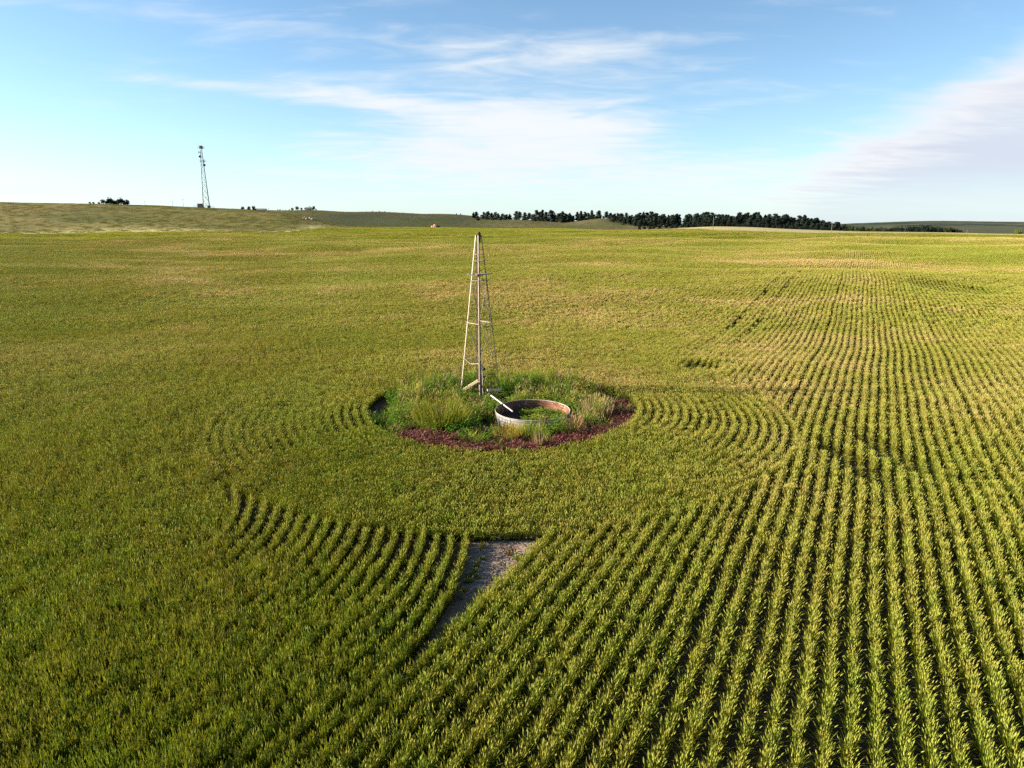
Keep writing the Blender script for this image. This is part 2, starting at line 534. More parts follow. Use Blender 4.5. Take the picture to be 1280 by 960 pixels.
ns = vnoise(XX * 0.28, YY * 1.6 + 0.05 * XX, 12); n1 = vnoise(XX, YY, 40); n2 = vnoise(XX, YY * 2.2, 14); n3 = vnoise(XX, YY * 2.0, 90)
col = np.zeros((nY, nU, 3)) + np.array((0.080, 0.052, 0.032))                     # tilled soil, its colour darkened so the row gaps look shaded
far = sst(YY, field_end - 6, field_end + 6)
col = lay(col, (0.20, 0.165, 0.07), far)                                           # dry grass strip round the field
strip = sst(YY - field_end, 18, 34)
leftm = sst(pxx, 470, 400)
hillg = np.array((0.125, 0.112, 0.026))
col = col * (1 - (strip * leftm)[..., None]) + hillg * (strip * leftm)[..., None]  # pasture of the left hill
col = lay(col, (0.165, 0.115, 0.042), strip * leftm * sst(n3 * 0.5 + ns * 0.5, 0.5, 0.75) * 0.7)
col = lay(col, (0.070, 0.082, 0.017), strip * leftm * sst(n2 * 0.3 + n1 * 0.2 + ns * 0.5, 0.48, 0.62) * 0.85)
mid = sst(pxx, 330, 440) * sst(pxx, 815, 770) * sst(YY, 520, 545)
col = lay(col, (0.082, 0.085, 0.033), mid)                                         # grazed slope under the pines
col = lay(col, (0.10, 0.078, 0.043), mid * sst(n1, 0.55, 0.75) * 0.7)
dg = mid * sst(pxx, 640, 560) * sst(pxx, 330, 345)
col = lay(col, (0.030, 0.044, 0.020), dg * 0.85)                                   # darker field behind the spur
col = lay(col, (0.06, 0.05, 0.032), dg * sst(YY + 60 * n1, 790, 820) * 0.6)
rt = sst(pxx, 760, 840) * sst(YY, 470, 500)
col = lay(col, (0.06, 0.062, 0.028), rt)
col = lay(col, (0.12, 0.06, 0.045), rt * np.exp(-((pxx - 842) / 14)**2) * sst(YY, 540, 560) * sst(YY, 700, 660) * 0.8)
hills = sst(YY, 1300, 1700)
col = lay(col, (0.062, 0.068, 0.040), hills)
col = lay(col, (0.10, 0.085, 0.05), hills * sst(vnoise(XX, YY, 420), 0.5, 0.7) * 0.8)
col = lay(col, (0.022, 0.034, 0.018), hills * sst(vnoise(XX + 900, YY * 1.6, 190), 0.56, 0.66))
# the track that crosses the left of the field, pale and dry
trk = np.exp(-((YY - field_end - 10) / 19)**2) * (0.55 + 0.6 * n2) * sst(pxx, 470, 330)
col = lay(col, (0.46, 0.40, 0.17), trk * 0.9)
crest = np.exp(-((YY - field_end - 38) / 45)**2) * sst(pxx, 740, 860)
col = lay(col, (0.40, 0.34, 0.16), crest * (0.6 + 0.4 * n2))
# dug over soil near the spur
gx, gy, _ = place(386, 432)
dig = np.exp(-(((XX - gx) / 9)**2 + ((YY - gy) / 5)**2))
col = lay(col, (0.10, 0.055, 0.03), dig * sst(n2, 0.25, 0.5))
wa = XX * D[0] + YY * D[1]; wb = XX * N[0] + YY * N[1]
wedge = sst(wb, BPAD + 0.10, BPAD + 0.25) * sst(np.hypot(wa - 7.15, wb - BPAD - 12.36), 12.0, 12.25) * sst(wa, 7.0, 9.0) * sst(wa, 15.5, 15.0)
col = lay(col, (0.27, 0.20, 0.165), wedge)                                         # pale crusted soil between the passes, without the gap darkening
# inside the windmill circle: dark crumbly soil, redder to the right
rc = np.hypot(XX - OX, YY - OY)
inside = sst(rc, RO + 0.1, RO - 0.3)
col = lay(col, (0.10, 0.052, 0.045), inside)

gm = bpy.data.meshes.new('ground')
verts = np.stack([XX, YY, ZZ], -1).reshape(-1, 3)
idx = np.arange(nY * nU).reshape(nY, nU)
quads = np.stack([idx[:-1, :-1], idx[:-1, 1:], idx[1:, 1:], idx[1:, :-1]], -1).reshape(-1, 4)
gm.vertices.add(len(verts)); gm.vertices.foreach_set('co', verts.ravel())
gm.loops.add(quads.size); gm.loops.foreach_set('vertex_index', quads.ravel().astype(np.int32))
gm.polygons.add(len(quads)); gm.polygons.foreach_set('loop_start', (np.arange(len(quads)) * 4).astype(np.int32))
gm.update(calc_edges=True)
gm.polygons.foreach_set('use_smooth', [True] * len(gm.polygons))
ca = gm.attributes.new('soil', 'FLOAT_COLOR', 'POINT')
ca.data.foreach_set('color', np.concatenate([col.reshape(-1, 3), np.ones((nY * nU, 1))], 1).astype(np.float32).ravel())
mg, nt = material('ground_soil')
at = nt.n('ShaderNodeAttribute', attribute_name='soil')
p = nt.n('ShaderNodeNewGeometry').outputs['Position']
a = nt.noise(p, 0.9, 6, 0.65); b = nt.noise(p, 9.0, 5, 0.7); c = nt.noise(p, 0.06, 5, 0.6)
k = nt.m('ADD', nt.m('MULTIPLY', a, 0.8), nt.m('ADD', nt.m('MULTIPLY', b, 0.5), nt.m('MULTIPLY', c, 0.8)))
kc = nt.n('ShaderNodeCombineXYZ')
for i in range(3): nt.link(k, kc.inputs[i])
gcol = nt.mix(1.0, at.outputs['Color'], kc.outputs[0], 'MULTIPLY')
principled(nt, gcol, 0.95, 0.0, bump(nt, nt.m('ADD', nt.m('MULTIPLY', a, 1.0), nt.m('MULTIPLY', b, 0.35)), 0.9, 0.08), 0.1)
gm.materials.append(mg)
ground = bpy.data.objects.new('ground', gm); C.objects.link(ground)
tag(ground, kind='structure')


# ------------------------------------------------------------------ scattering of what nobody could count
def scatter(name, pts, rot, scl, idx, protos):
    """one object: points with rotation, size and the number of the tuft they carry"""
    me = bpy.data.meshes.new(name)
    n = len(pts)
    me.vertices.add(n)
    me.vertices.foreach_set('co', np.ascontiguousarray(pts, dtype=np.float32).ravel())
    for nm, typ, dat, key in (('rot', 'FLOAT_VECTOR', rot, 'vector'), ('scl', 'FLOAT_VECTOR', scl, 'vector'), ('idx', 'INT', idx, 'value')):
        at = me.attributes.new(nm, typ, 'POINT')
        at.data.foreach_set(key, np.ascontiguousarray(dat, dtype=np.int32 if typ == 'INT' else np.float32).ravel())
    ob = bpy.data.objects.new(name, me); C.objects.link(ob)
    coll = bpy.data.collections.new(name + '_tufts')
    for q in protos: coll.objects.link(q)
    g = bpy.data.node_groups.new(name, 'GeometryNodeTree')
    g.interface.new_socket('Geometry', in_out='INPUT', socket_type='NodeSocketGeometry')
    g.interface.new_socket('Geometry', in_out='OUTPUT', socket_type='NodeSocketGeometry')
    nn = lambda t: g.nodes.new(t)
    gi = nn('NodeGroupInput'); go = nn('NodeGroupOutput')
    ci = nn('GeometryNodeCollectionInfo')
    ci.inputs['Collection'].default_value = coll
    ci.inputs['Separate Children'].default_value = True
    ci.inputs['Reset Children'].default_value = True
    ip = nn('GeometryNodeInstanceOnPoints')
    ip.inputs['Pick Instance'].default_value = True
    def named(nm, t):
        x = nn('GeometryNodeInputNamedAttribute'); x.data_type = t; x.inputs['Name'].default_value = nm
        return x.outputs['Attribute']
    e2r = nn('FunctionNodeEulerToRotation')
    L = g.links.new
    L(named('rot', 'FLOAT_VECTOR'), e2r.inputs[0])
    L(gi.outputs[0], ip.inputs['Points']); L(ci.outputs[0], ip.inputs['Instance'])
    L(e2r.outputs[0], ip.inputs['Rotation']); L(named('scl', 'FLOAT_VECTOR'), ip.inputs['Scale'])
    L(named('idx', 'INT'), ip.inputs['Instance Index'])
    L(ip.outputs[0], go.inputs[0])
    md = ob.modifiers.new('tufts', 'NODES'); md.node_group = g
    return ob


def blade(mb, p, ang, L, wdt, lean, bend, t0, t1, seg=2):
    """a leaf: tapering strip from p, leaning and bending over towards ang"""
    ca, sa = math.cos(ang), math.sin(ang)
    wa = ang + math.pi / 2 + random.uniform(-0.5, 0.5)
    wx, wy = math.cos(wa) * wdt / 2, math.sin(wa) * wdt / 2
    vs, ts = [], []
    x, y, z = p
    th = lean
    for i in range(seg + 1):
        f = i / seg
        wf = (0.7 + 0.6 * f) if f < 0.5 else 2.0 * (1 - f)
        tt = t0 + (t1 - t0) * f
        if i < seg:
            vs += [(x - wx * wf, y - wy * wf, z), (x + wx * wf, y + wy * wf, z)]; ts += [tt, tt]
        else:
            vs.append((x, y, z)); ts.append(tt)
        th2 = lean + bend * (f + 0.5 / seg)
        st = L / seg
        x += ca * math.sin(th2) * st; y += sa * math.sin(th2) * st; z += math.cos(th2) * st
    fs = [(2 * i, 2 * i + 1, 2 * i + 3, 2 * i + 2) for i in range(seg - 1)] + [(2 * seg - 2, 2 * seg - 1, 2 * seg)]
    mb.add(vs, fs, ts)


def ear(mb, p, ang, L, wdt, lean, t):
    """an ear of grain: slim four sided spindle"""
    d = Vector((math.cos(ang) * math.sin(lean), math.sin(ang) * math.sin(lean), math.cos(lean)))
    s = d.cross(Vector((0, 0, 1)) if abs(d.z) < 0.99 else Vector((1, 0, 0))).normalized(); q = d.cross(s)
    p = Vector(p)
    m = p + d * L * 0.4
    h = wdt / 2
    vs = [p, m + s * h, m + q * h, m - s * h, m - q * h, p + d * L]
    mb.add(vs, [(0, 1, 2), (0, 2, 3), (0, 3, 4), (0, 4, 1), (5, 2, 1), (5, 3, 2), (5, 4, 3), (5, 1, 4)], [t - 0.1, t, t, t, t, t + 0.05])


def wheat_proto(nb, ne, lx, ly, h, wdt, seg, low=0):
    mb = MB()
    for _ in range(nb):
        x = random.uniform(-lx, lx); y = random.gauss(0, ly * 0.5)
        L = h * random.uniform(0.6, 1.12)
        blade(mb, (x, y, 0.0 if seg > 2 else 0.03), random.uniform(0, 6.283), L, wdt * random.uniform(0.7, 1.3), abs(random.gauss(0.06, 0.10)),
              random.uniform(0.05, 0.5) if random.random() < 0.85 else random.uniform(0.7, 1.3), 0.08, random.uniform(0.5, 0.85), seg)
    for _ in range(ne):
        x = random.uniform(-lx, lx); y = random.gauss(0, ly * 0.5)
        a = random.uniform(0, 6.283); le = abs(random.gauss(0.1, 0.12))
        z = h * random.uniform(0.72, 1.0)
        ear(mb, (x + math.cos(a) * le * z, y + math.sin(a) * le * z, z), a, h * random.uniform(0.17, 0.26), wdt * random.uniform(1.0, 1.5), le + 0.12, random.uniform(0.75, 1.0))
    for _ in range(low):                                       # low leaves drooping into the gaps between rows, tips coloured pale as if lit
        x = random.uniform(-lx, lx)
        sgn = random.choice((-1, 1)) * math.pi / 2
        blade(mb, (x, random.gauss(0, ly * 0.3), random.uniform(0.05, 0.2)), sgn + random.uniform(-0.7, 0.7), random.uniform(0.14, 0.24), wdt * 0.7,
              random.uniform(0.5, 0.9), random.uniform(0.6, 1.3), 0.35, 1.0, 2)
    return mb.build('wheat_clump', M_wheat, link=False)


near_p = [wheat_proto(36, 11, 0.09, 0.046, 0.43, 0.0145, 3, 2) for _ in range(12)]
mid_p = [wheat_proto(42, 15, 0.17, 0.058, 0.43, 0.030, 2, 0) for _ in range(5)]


def far_proto():
    mb = MB()
    for r in range(5):
        y0 = (r - 2) * SP
        for _ in range(95):
            blade(mb, (random.uniform(-1.05, 1.05), y0 + random.gauss(0, 0.045), 0.02), random.uniform(0, 6.283), 0.43 * random.uniform(0.6, 1.12),
                  random.uniform(0.035, 0.07), abs(random.gauss(0.06, 0.10)), random.uniform(0.05, 0.75), 0.08, random.uniform(0.5, 0.9), 2)
    return mb.build('wheat_clump', M_wheat, link=False)


far_p = [far_proto() for _ in range(4)]
protos = near_p + mid_p + far_p
for i, o in enumerate(protos): o.name = 'wheat_clump_%02d' % i


def wob(a):
    return 0.16 * np.sin(a * 0.075 + 0.6) + 0.07 * np.sin(a * 0.19 + 2.0) + 0.03 * np.sin(a * 0.53)


THIN = [(*flat(1066, 592), 0.5, 2.2), (*flat(1108, 575), 0.5, 2.2), (*flat(876, 466), 0.9, 1.1), (*flat(1190, 372), 3, 5)]
NPASS = 18                                     # rows of one drill pass
TURN = 12.0                                    # radius of the outermost turning row
TA, TB = 7.15, BPAD + SP + 12.0                 # centre of the turn, in row coordinates
PHI_END = R(72)


def keep_common(x, y, margin=6.0):
    k = (np.abs(x) < 0.80 * np.maximum(y, 0) + margin) & (y > 3.5)
    k &= y < field_limit(x, y) + rng.normal(0, 1.5, x.shape)
    return k


def straight_rows(step, y0, y1):
    """rows along D (and their bend to the left where they meet the round pass)"""
    b_lo, b_hi = -0.5 * y1 - 8, 1.22 * y1 + 14
    kk = np.arange(math.floor(b_lo / SP), math.ceil(b_hi / SP))
    aa = np.arange(0, 1.32 * y1 + 10, step)
    out = []
    for k in kk:
        b0 = BPAD + k * SP + (0.045 if (k % 18) == 7 else 0.0)
        a = aa + rng.normal(0, step * 0.42, aa.shape)
        b = np.full_like(a, b0) + rng.normal(0, 0.013, a.shape)
        x = a * D[0] + b * N[0]; y = a * D[1] + b * N[1]
        wx, wy = x + wob(a) * N[0], y + wob(a) * N[1]
        m = (wy >= y0) & (wy < y1) & (np.abs(wx) < 0.8 * np.abs(wy) + 6) & (np.hypot(wx - OX, wy - OY) > RR - 0.14)
        if k in (2, 6):                                        # wheel tracks
            m &= ~((a > 40.5 + 0.5 * k) & (a < 112) & (rng.random(a.shape) < 0.62))
        if 0 < k <= NPASS:
            m &= (a < TA) | (a > OA)                           # this pass turns off
        else:
            da, db = a - TA, b - TB
            rad = np.hypot(da, db)
            phi = np.arctan2(da, -db)
            m &= ~((rad > TURN - (NPASS - 0.5) * SP) & (rad < TURN + 0.3) & (phi > 0) & (phi < PHI_END) & (b > BPAD + 0.2) & (a < OA))
        out.append(np.stack([wx[m], wy[m], np.full(m.sum(), np.arctan2(D[1], D[0]))], 1))
    if y0 < 20:
        for k in range(1, NPASS + 1):
            rad = TURN - (k - 1) * SP
            ph = np.arange(0, PHI_END, step / rad)
            ph = ph + rng.normal(0, step * 0.42 / rad, ph.shape)
            rr = rad + rng.normal(0, 0.013, ph.shape)
            a = TA + rr * np.sin(ph); b = TB - rr * np.cos(ph) + wob(TA + rr * ph)
            x = a * D[0] + b * N[0]; y = a * D[1] + b * N[1]
            m = np.hypot(x - OX, y - OY) > RR + 0.1
            out.append(np.stack([x[m], y[m], np.arctan2(D[1], D[0]) + ph[m]], 1))
    return np.concatenate(out)


def ring_rows(step):
    out = []
    r = RO + 0.22
    while r < RR:
        n = int(2 * math.pi * r / step)
        q = np.arange(n) / n * 2 * math.pi + rng.normal(0, 0.25 * step / r, n)
        rr = r + 0.07 * np.sin(q * 3 + 1) + rng.normal(0, 0.012, n)
        out.append(np.stack([OX + rr * np.cos(q), OY + rr * np.sin(q), q + math.pi / 2], 1))
        r += SP
    return np.concatenate(out)


P, ROT, SCL, IDX = [], [], [], []


def emit(q, lo, hi, along=True, hs=1.0, thick=1.0):
    x, y = q[:, 0], q[:, 1]
    k = keep_common(x, y)
    x, y, an = x[k], y[k], q[k, 2]
    n = len(x)
    z = H(x, y)
    hh = hs * (0.66 + 0.34 * vnoise(x, y, 5.0) + 0.28 * vnoise(x + 50, y * 1.5, 17.0) + 0.22 * (vnoise(x, y, 0.8) - 0.5)) * rng.uniform(0.80, 1.16, n)
    for cx, cy, ra, rb in THIN:
        hh = hh * (1 - 0.6 * np.clip(1.6 - ((x - cx) / ra)**2 - ((y - cy) / rb)**2, 0, 1))
    P.append(np.stack([x, y, z], 1))
    flip = rng.integers(0, 2, n) * math.pi
    ROT.append(np.stack([rng.normal(0, 0.06, n), rng.normal(0, 0.06, n), an + flip + rng.normal(0, 0.06, n)], 1))
    wd = thick * rng.uniform(0.85, 1.18, n)
    ta_ = x * D[0] + y * D[1] - TA; tb_ = x * N[0] + y * N[1] - TB
    rt0 = np.where(ta_ > 0, np.hypot(ta_, tb_), -tb_)
    turn = (rt0 < TURN + 0.4) & (rt0 > TURN - NPASS * SP) & (ta_ > -8) & (tb_ < 0) & (np.hypot(x - OX, y - OY) > RR)
    wd = np.where(turn, wd * 0.74, wd)
    ringl = (np.hypot(x - OX, y - OY) < RR + 0.1) & (x < OX) & (np.hypot(x - OX, y - OY) > RO + 1.5)
    wd = np.where(ringl, wd * (1.0 + 0.5 * vnoise(x, y, 3.0)), wd)
    closed = sst(vnoise(x + 31, y + 7, 9.0), 0.45, 0.8) * sst(-x, 8, 24) * sst(y, 19, 30)
    wd = wd * (1 + 0.55 * closed)
    SCL.append(np.stack([rng.uniform(0.95, 1.1, n), wd, hh], 1))
    IDX.append(rng.integers(lo, hi, n))


# stunted strays along the edges of the bare wedge
n = 60
a_ = rng.uniform(8.0, 15.2, n); b_ = BPAD + 0.2 + np.abs(rng.normal(0, 0.16, n))
k_ = rng.random(n) < 0.5
rad_ = TURN + 0.12 + np.abs(rng.normal(0, 0.15, n)); ph_ = rng.uniform(0.1, 0.6, n)
a_ = np.where(k_, TA + rad_ * np.sin(ph_), a_); b_ = np.where(k_, TB - rad_ * np.cos(ph_), b_)
qx = a_ * D[0] + b_ * N[0]; qy = a_ * D[1] + b_ * N[1]
kk_ = (np.hypot(qx - OX, qy - OY) > RR) & (b_ > BPAD + 0.1)
emit(np.stack([qx, qy, rng.uniform(0, 6.28, n)], 1)[kk_], 0, 12, hs=0.38, thick=0.7)
Y1, Y2 = 46.0, 235.0
q = np.concatenate([straight_rows(0.095, 3.5, Y1), ring_rows(0.095)])
emit(q, 0, 12)
emit(straight_rows(0.27, Y1, Y2), 12, 17, thick=1.05)
# beyond: pieces of five rows
sx, sy = 2.0, SP * 5
aa = np.arange(80, 720, sx); bb = np.arange(-330, 620, sy)
A, B = np.meshgrid(aa, bb)
A = A + rng.uniform(-0.3, 0.3, A.shape); A = A.ravel(); B = B.ravel()
x = A * D[0] + B * N[0]; y = A * D[1] + B * N[1]
m = (y > Y2) & (y < 520) & (np.abs(x) < 0.8 * y + 6)
emit(np.stack([x[m], y[m], np.full(m.sum(), math.atan2(D[1], D[0]))], 1), 17, 21)
P = np.concatenate(P); ROT = np.concatenate(ROT); SCL = np.concatenate(SCL); IDX = np.concatenate(IDX)
print('wheat tufts', len(P))
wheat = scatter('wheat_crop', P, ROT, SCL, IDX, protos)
tag(wheat, 'field of yellowing green wheat drilled in rows', kind='stuff')

# ------------------------------------------------------------------ rough pasture beyond the field (stuff)
M_past = plant_material('pasture_grass', [(0.0, (0.07, 0.058, 0.022)), (0.5, (0.135, 0.13, 0.026)), (1.0, (0.21, 0.19, 0.052))], ((1.2, 1.0, 1.0), (0.74, 0.84, 0.65), 0.012), trans=0.25, rand=0.3)
gp = []
for i in range(4):
    mb = MB()
    for _ in range(75):
        rr = 1.4 * math.sqrt(random.random()); a = random.uniform(0, 6.283)
        blade(mb, (rr * math.cos(a), rr * math.sin(a), -0.02), random.uniform(0, 6.283), random.uniform(0.12, 0.34), random.uniform(0.05, 0.12), abs(random.gauss(0.15, 0.2)), random.uniform(0.2, 1.0), random.uniform(0, 0.4), random.uniform(0.5, 1.0), 2)
    gp.append(mb.build('grass_tuft_%02d' % i, M_past, link=False))
n = 42000
y = rng.uniform(290, 920, n); x = y * rng.uniform(-0.86, 0.24, n)
pq = 640 + 856 * x / y
ok = (y > field_limit(x, y) + 3) & (((pq < 480) & (y < 620)) | ((pq > 330) & (pq < 840) & (y > 520)))
ok &= rng.random(n) < 0.35 + 0.65 * vnoise(x * 0.4, y, 16)
x, y = x[ok], y[ok]; n = len(x)
dim = np.where((pq[ok] > 400) & (y > 530), 0.8, 1.0)
tag(scatter('pasture_grass', np.stack([x, y, H(x, y)], 1), np.stack([np.zeros(n), np.zeros(n), rng.uniform(0, 6.283, n)], 1), np.stack([rng.uniform(0.8, 1.3, n) * 1.2] * 2 + [dim * rng.uniform(0.5, 1.3, n)], 1),
            rng.integers(0, 4, n), gp), 'rough olive pasture grass on the slopes beyond the field', kind='stuff')

# ------------------------------------------------------------------ weeds in the circle (stuff)
TX, TY, TR, TH_ = 0.83, 25.7, 1.51, 0.44     # stock tank


def tuft(nb, h, spread, wdt, mat, t0=0.0, t1=1.0, bend=0.8, ears=0, seg=3, name='weed_tuft', link=False):
    mb = MB()
    for _ in range(nb):
        rr = spread * math.sqrt(random.random()); a = random.uniform(0, 6.283)
        blade(mb, (rr * math.cos(a), rr * math.sin(a), 0), a + random.uniform(-0.9, 0.9), h * random.uniform(0.55, 1.1), wdt * random.uniform(0.7, 1.3),
              abs(random.gauss(0.1, 0.15)), random.uniform(0.1, bend), t0, t0 + (t1 - t0) * random.uniform(0.6, 1), seg)
    for _ in range(ears):
        rr = spread * random.random(); a = random.uniform(0, 6.283)
        ear(mb, (rr * math.cos(a), rr * math.sin(a), h * random.uniform(0.7, 1.0)), a, h * 0.2, wdt * 1.6, random.uniform(0, 0.4), random.uniform(0.8, 1.0))
    return mb.build(name, mat, link=link)


def broadleaf(h, spread, n, mat, name='weed_tuft', link=False, lw=0.05):
    """branching weed: stems carrying small leaves"""
    mb = MB()
    for _ in range(n):
        a = random.uniform(0, 6.283); f = random.random()
        rr = spread * (0.25 + 0.75 * f) * random.uniform(0.3, 1); z = h * f * random.uniform(0.7, 1.05)
        blade(mb, (rr * math.cos(a), rr * math.sin(a), z), random.uniform(0, 6.283), random.uniform(0.06, 0.12), lw, random.uniform(0.5, 1.5), 0.6, 0.3 * f, 0.3 + 0.7 * f * random.random(), 2)
    for _ in range(7):
        a = random.uniform(0, 6.283)
        blade(mb, (0, 0, 0), a, h, 0.012, 0.25 * random.random(), 0.3, 0.0, 0.4, 3)
    return mb.build(name, mat, link=link)


wp = [tuft(46, 0.62, 0.15, 0.014, M_weed, 0, 0.6, ears=2), tuft(40, 0.8, 0.13, 0.012, M_weed, 0.0, 0.8, ears=8), broadleaf(0.55, 0.25, 90, M_weed),
      broadleaf(0.75, 0.22, 110, M_weed, lw=0.035), tuft(34, 0.7, 0.12, 0.010, M_dry, 0.0, 1.0, ears=6), tuft(50, 0.45, 0.2, 0.016, M_bright), broadleaf(0.5, 0.2, 80, M_gold, lw=0.035), tuft(9, 1.15, 0.12, 0.012, M_dry, 0.1, 0.8, bend=0.35, ears=7)]
for i, o in enumerate(wp): o.name = 'weed_tuft_%02d' % i
n = 5600
WX0, WY0 = place(600.5, 29.2)[:2]
r_ = (RO + 0.1) * np.sqrt(rng.random(n)); th = rng.uniform(0, 2 * math.pi, n)
x = OX + r_ * np.cos(th); y = OY + r_ * np.sin(th)
dens = 0.35 + 0.65 * sst(vnoise(x, y, 1.1), 0.30, 0.62)
south = sst(y - OY, -3.4 + 0.0 * x, -2.2)                  # thinner towards the near rim
edge_r = sst(np.hypot(x - OX - 0.1, y - OY - 0.25), 5.1 - 0.75 * sst(x, 2.6, 4.2), 4.3 - 0.6 * sst(x, 2.6, 4.2))
dens = dens * (0.25 + 0.75 * sst(x, OX - 4.9, OX - 3.9))
keep = (rng.random(n) < dens * (0.15 + 0.85 * south) * (0.08 + 0.92 * edge_r)) & (np.hypot(x - TX, y - TY) > TR + 0.12)
keep &= ~((x < 0.05) & (x > -1.2) & (y < TY - 0.4) & (y > TY - TR - 0.6) & (rng.random(n) < 0.8))
x, y = x[keep], y[keep]; n = len(x)
# which plants grow where: dry stalks right of the tank, bright grass on the left, tall weeds behind
ty = np.empty(n, int)
for i in range(n):
    pr = np.array([1.2, 1.0, 0.8, 0.8, 0.15, 0.35, 0.3, 0.22])
    zz = float(vnoise(np.array([x[i] + 20]), np.array([y[i] + 3]), 1.3)[0])
    if zz > 0.6: pr[5] += 1.6; pr[6] += 0.8
    if zz < 0.38: pr[2] += 1.5; pr[3] += 1.5
    if x[i] > 2.0: pr[4] = 0.9; pr[6] = 0.4
    if x[i] < -2.8: pr[5] = 0.5; pr[2] = 1.4; pr[6] = 0.35
    if y[i] > 28.5: pr[6] = 0.6; pr[0] = 1.5
    ty[i] = rng.choice(8, p=pr / pr.sum())
hh = 0.98 * rng.uniform(0.6, 1.1, n) * (0.75 + 0.5 * vnoise(x, y, 0.9)) * np.where(y < 23.6, 0.75, 1.0) * (0.85 + 0.35 * sst(y, 27, 30.5))
clr = np.exp(-(((x - WX0 - 0.35) / 0.95)**2 + ((y - WY0 + 0.75) / 0.75)**2))
hh = hh * (1 - 0.62 * clr)
clr2 = sst(np.abs(x + 0.45 - (28.0 - y) * 0.18), 0.55, 0.25) * sst(y, 25.2, 25.8) * sst(y, 28.6, 28.2)
hh = hh * (1 - 0.6 * clr2)
# a few weeds inside the tank too
n2_ = 150
r2 = (TR - 0.12) * np.sqrt(rng.random(n2_)); t2 = rng.uniform(0, 6.283, n2_)
x2 = TX + r2 * np.cos(t2); y2 = TY + r2 * np.sin(t2)
k2 = (x2 > TX - 0.35 + 0.5 * (rng.random(n2_) - 0.5)) | (rng.random(n2_) < 0.04)
x2, y2 = x2[k2], y2[k2]
x = np.concatenate([x, x2]); y = np.concatenate([y, y2])
ty = np.concatenate([ty, rng.choice([0, 2, 5, 3], len(x2))]); hh = np.concatenate([hh, rng.uniform(0.22, 0.42, len(x2))])
n = len(x)
weeds = scatter('weed_cover', np.stack([x, y, H(x, y)], 1), np.stack([rng.normal(0, .08, n), rng.normal(0, .08, n), rng.uniform(0, 6.283, n)], 1),
                np.stack([rng.uniform(0.9, 1.4, n)] * 2 + [hh], 1), ty, wp)
tag(weeds, 'tangled green weeds filling the circle round the windmill', kind='stuff')

rp = [broadleaf(0.24, 0.16, 70, M_red, name='red_tuft', lw=0.04), tuft(30, 0.24, 0.12, 0.016, M_red, 0.2, 1.0, name='red_tuft'), broadleaf(0.2, 0.14, 50, M_pink, name='red_tuft', lw=0.03)]
for i, o in enumerate(rp): o.name = 'red_tuft_%02d' % i
n = 2600
th = rng.uniform(math.pi * 1.05, math.pi * 2.06, n); r_ = RO - 0.12 - np.abs(rng.normal(0, 0.55, n))
x = OX + r_ * np.cos(th); y = OY + r_ * np.sin(th)
dn = sst(np.sin(th), -0.45, -0.85) * 0.95 + 0.45 * (np.cos(th) > 0.55)
keep = rng.random(n) < dn * (0.25 + 0.85 * sst(vnoise(x, y, 0.7), 0.25, 0.6))
x, y = x[keep], y[keep]; n = len(x)
red = scatter('red_groundcover', np.stack([x, y, H(x, y)], 1), np.stack([rng.normal(0, .1, n), rng.normal(0, .1, n), rng.uniform(0, 6.283, n)], 1),
              np.stack([rng.uniform(0.8, 1.4, n)] * 3, 1), rng.choice(3, n, p=[0.45, 0.33, 0.22]), rp)
tag(red, 'low maroon weeds along the near rim of the circle', kind='stuff')


cl = []
for i in range(4):
    mb = MB()
    for _ in range(5):
        px_, py_ = random.uniform(-.12, .12), random.uniform(-.12, .12); r0 = random.uniform(0.012, 0.035)
        vs = [(px_ + r0 * random.uniform(.6, 1.3) * dx_, py_ + r0 * random.uniform(.6, 1.3) * dy_, r0 * random.uniform(.4, 1.0) * dz_) for dx_, dy_, dz_ in ((1, 0, 0), (0, 1, 0), (-1, 0, 0), (0, -1, 0), (0, 0, 1))]
        mb.add(vs, [(0, 1, 4), (1, 2, 4), (2, 3, 4), (3, 0, 4)])
    cl.append(mb.build('soil_clod_%02d' % i, simple('clod', (0.20, 0.155, 0.13), (0.13, 0.10, 0.085), 5, 0.95), link=False))
for i in range(2):
    mb = MB()
    for _ in range(7):
        a_ = random.uniform(0, 6.283); l_ = random.uniform(0.04, 0.12); px_, py_ = random.uniform(-.15, .15), random.uniform(-.15, .15)
        mb.beam((px_, py_, 0.01), (px_ + l_ * math.cos(a_), py_ + l_ * math.sin(a_), 0.02), 0.006, 0.004)
    cl.append(mb.build('straw_%02d' % i, simple('straw', (0.40, 0.33, 0.22), (0.30, 0.24, 0.15), 5, 0.9), link=False))
n = 2600
a_ = rng.uniform(7.5, 15.2, n); b_ = rng.uniform(BPAD + 0.1, BPAD + 3.2, n)
x = a_ * D[0] + b_ * N[0]; y = a_ * D[1] + b_ * N[1]
k_ = (np.hypot(a_ - TA, b_ - TB) > TURN + 0.05) & (np.hypot(x - OX, y - OY) > RR) & (rng.random(n) < 0.35 + 0.65 * vnoise(x, y, 0.5))
x, y = x[k_], y[k_]; n = len(x)
tag(scatter('soil_clods', np.stack([x, y, H(x, y)], 1), np.stack([np.zeros(n), np.zeros(n), rng.uniform(0, 6.283, n)], 1), np.stack([rng.uniform(0.7, 1.5, n)] * 3, 1),
            rng.choice(6, n, p=[0.2, 0.2, 0.2, 0.2, 0.1, 0.1]), cl), 'clods and straw on the bare wedge of soil', kind='stuff')


# single weed clumps one can tell apart
def weed_thing(px, py, label, parts):
    x, y = flat(px, py)
    root = empty('weed_clump', (x, y, Hs(x, y)))
    tag(root, label, 'weed')
    for nm, o in parts:
        o.name = nm; o.parent = root
    return root


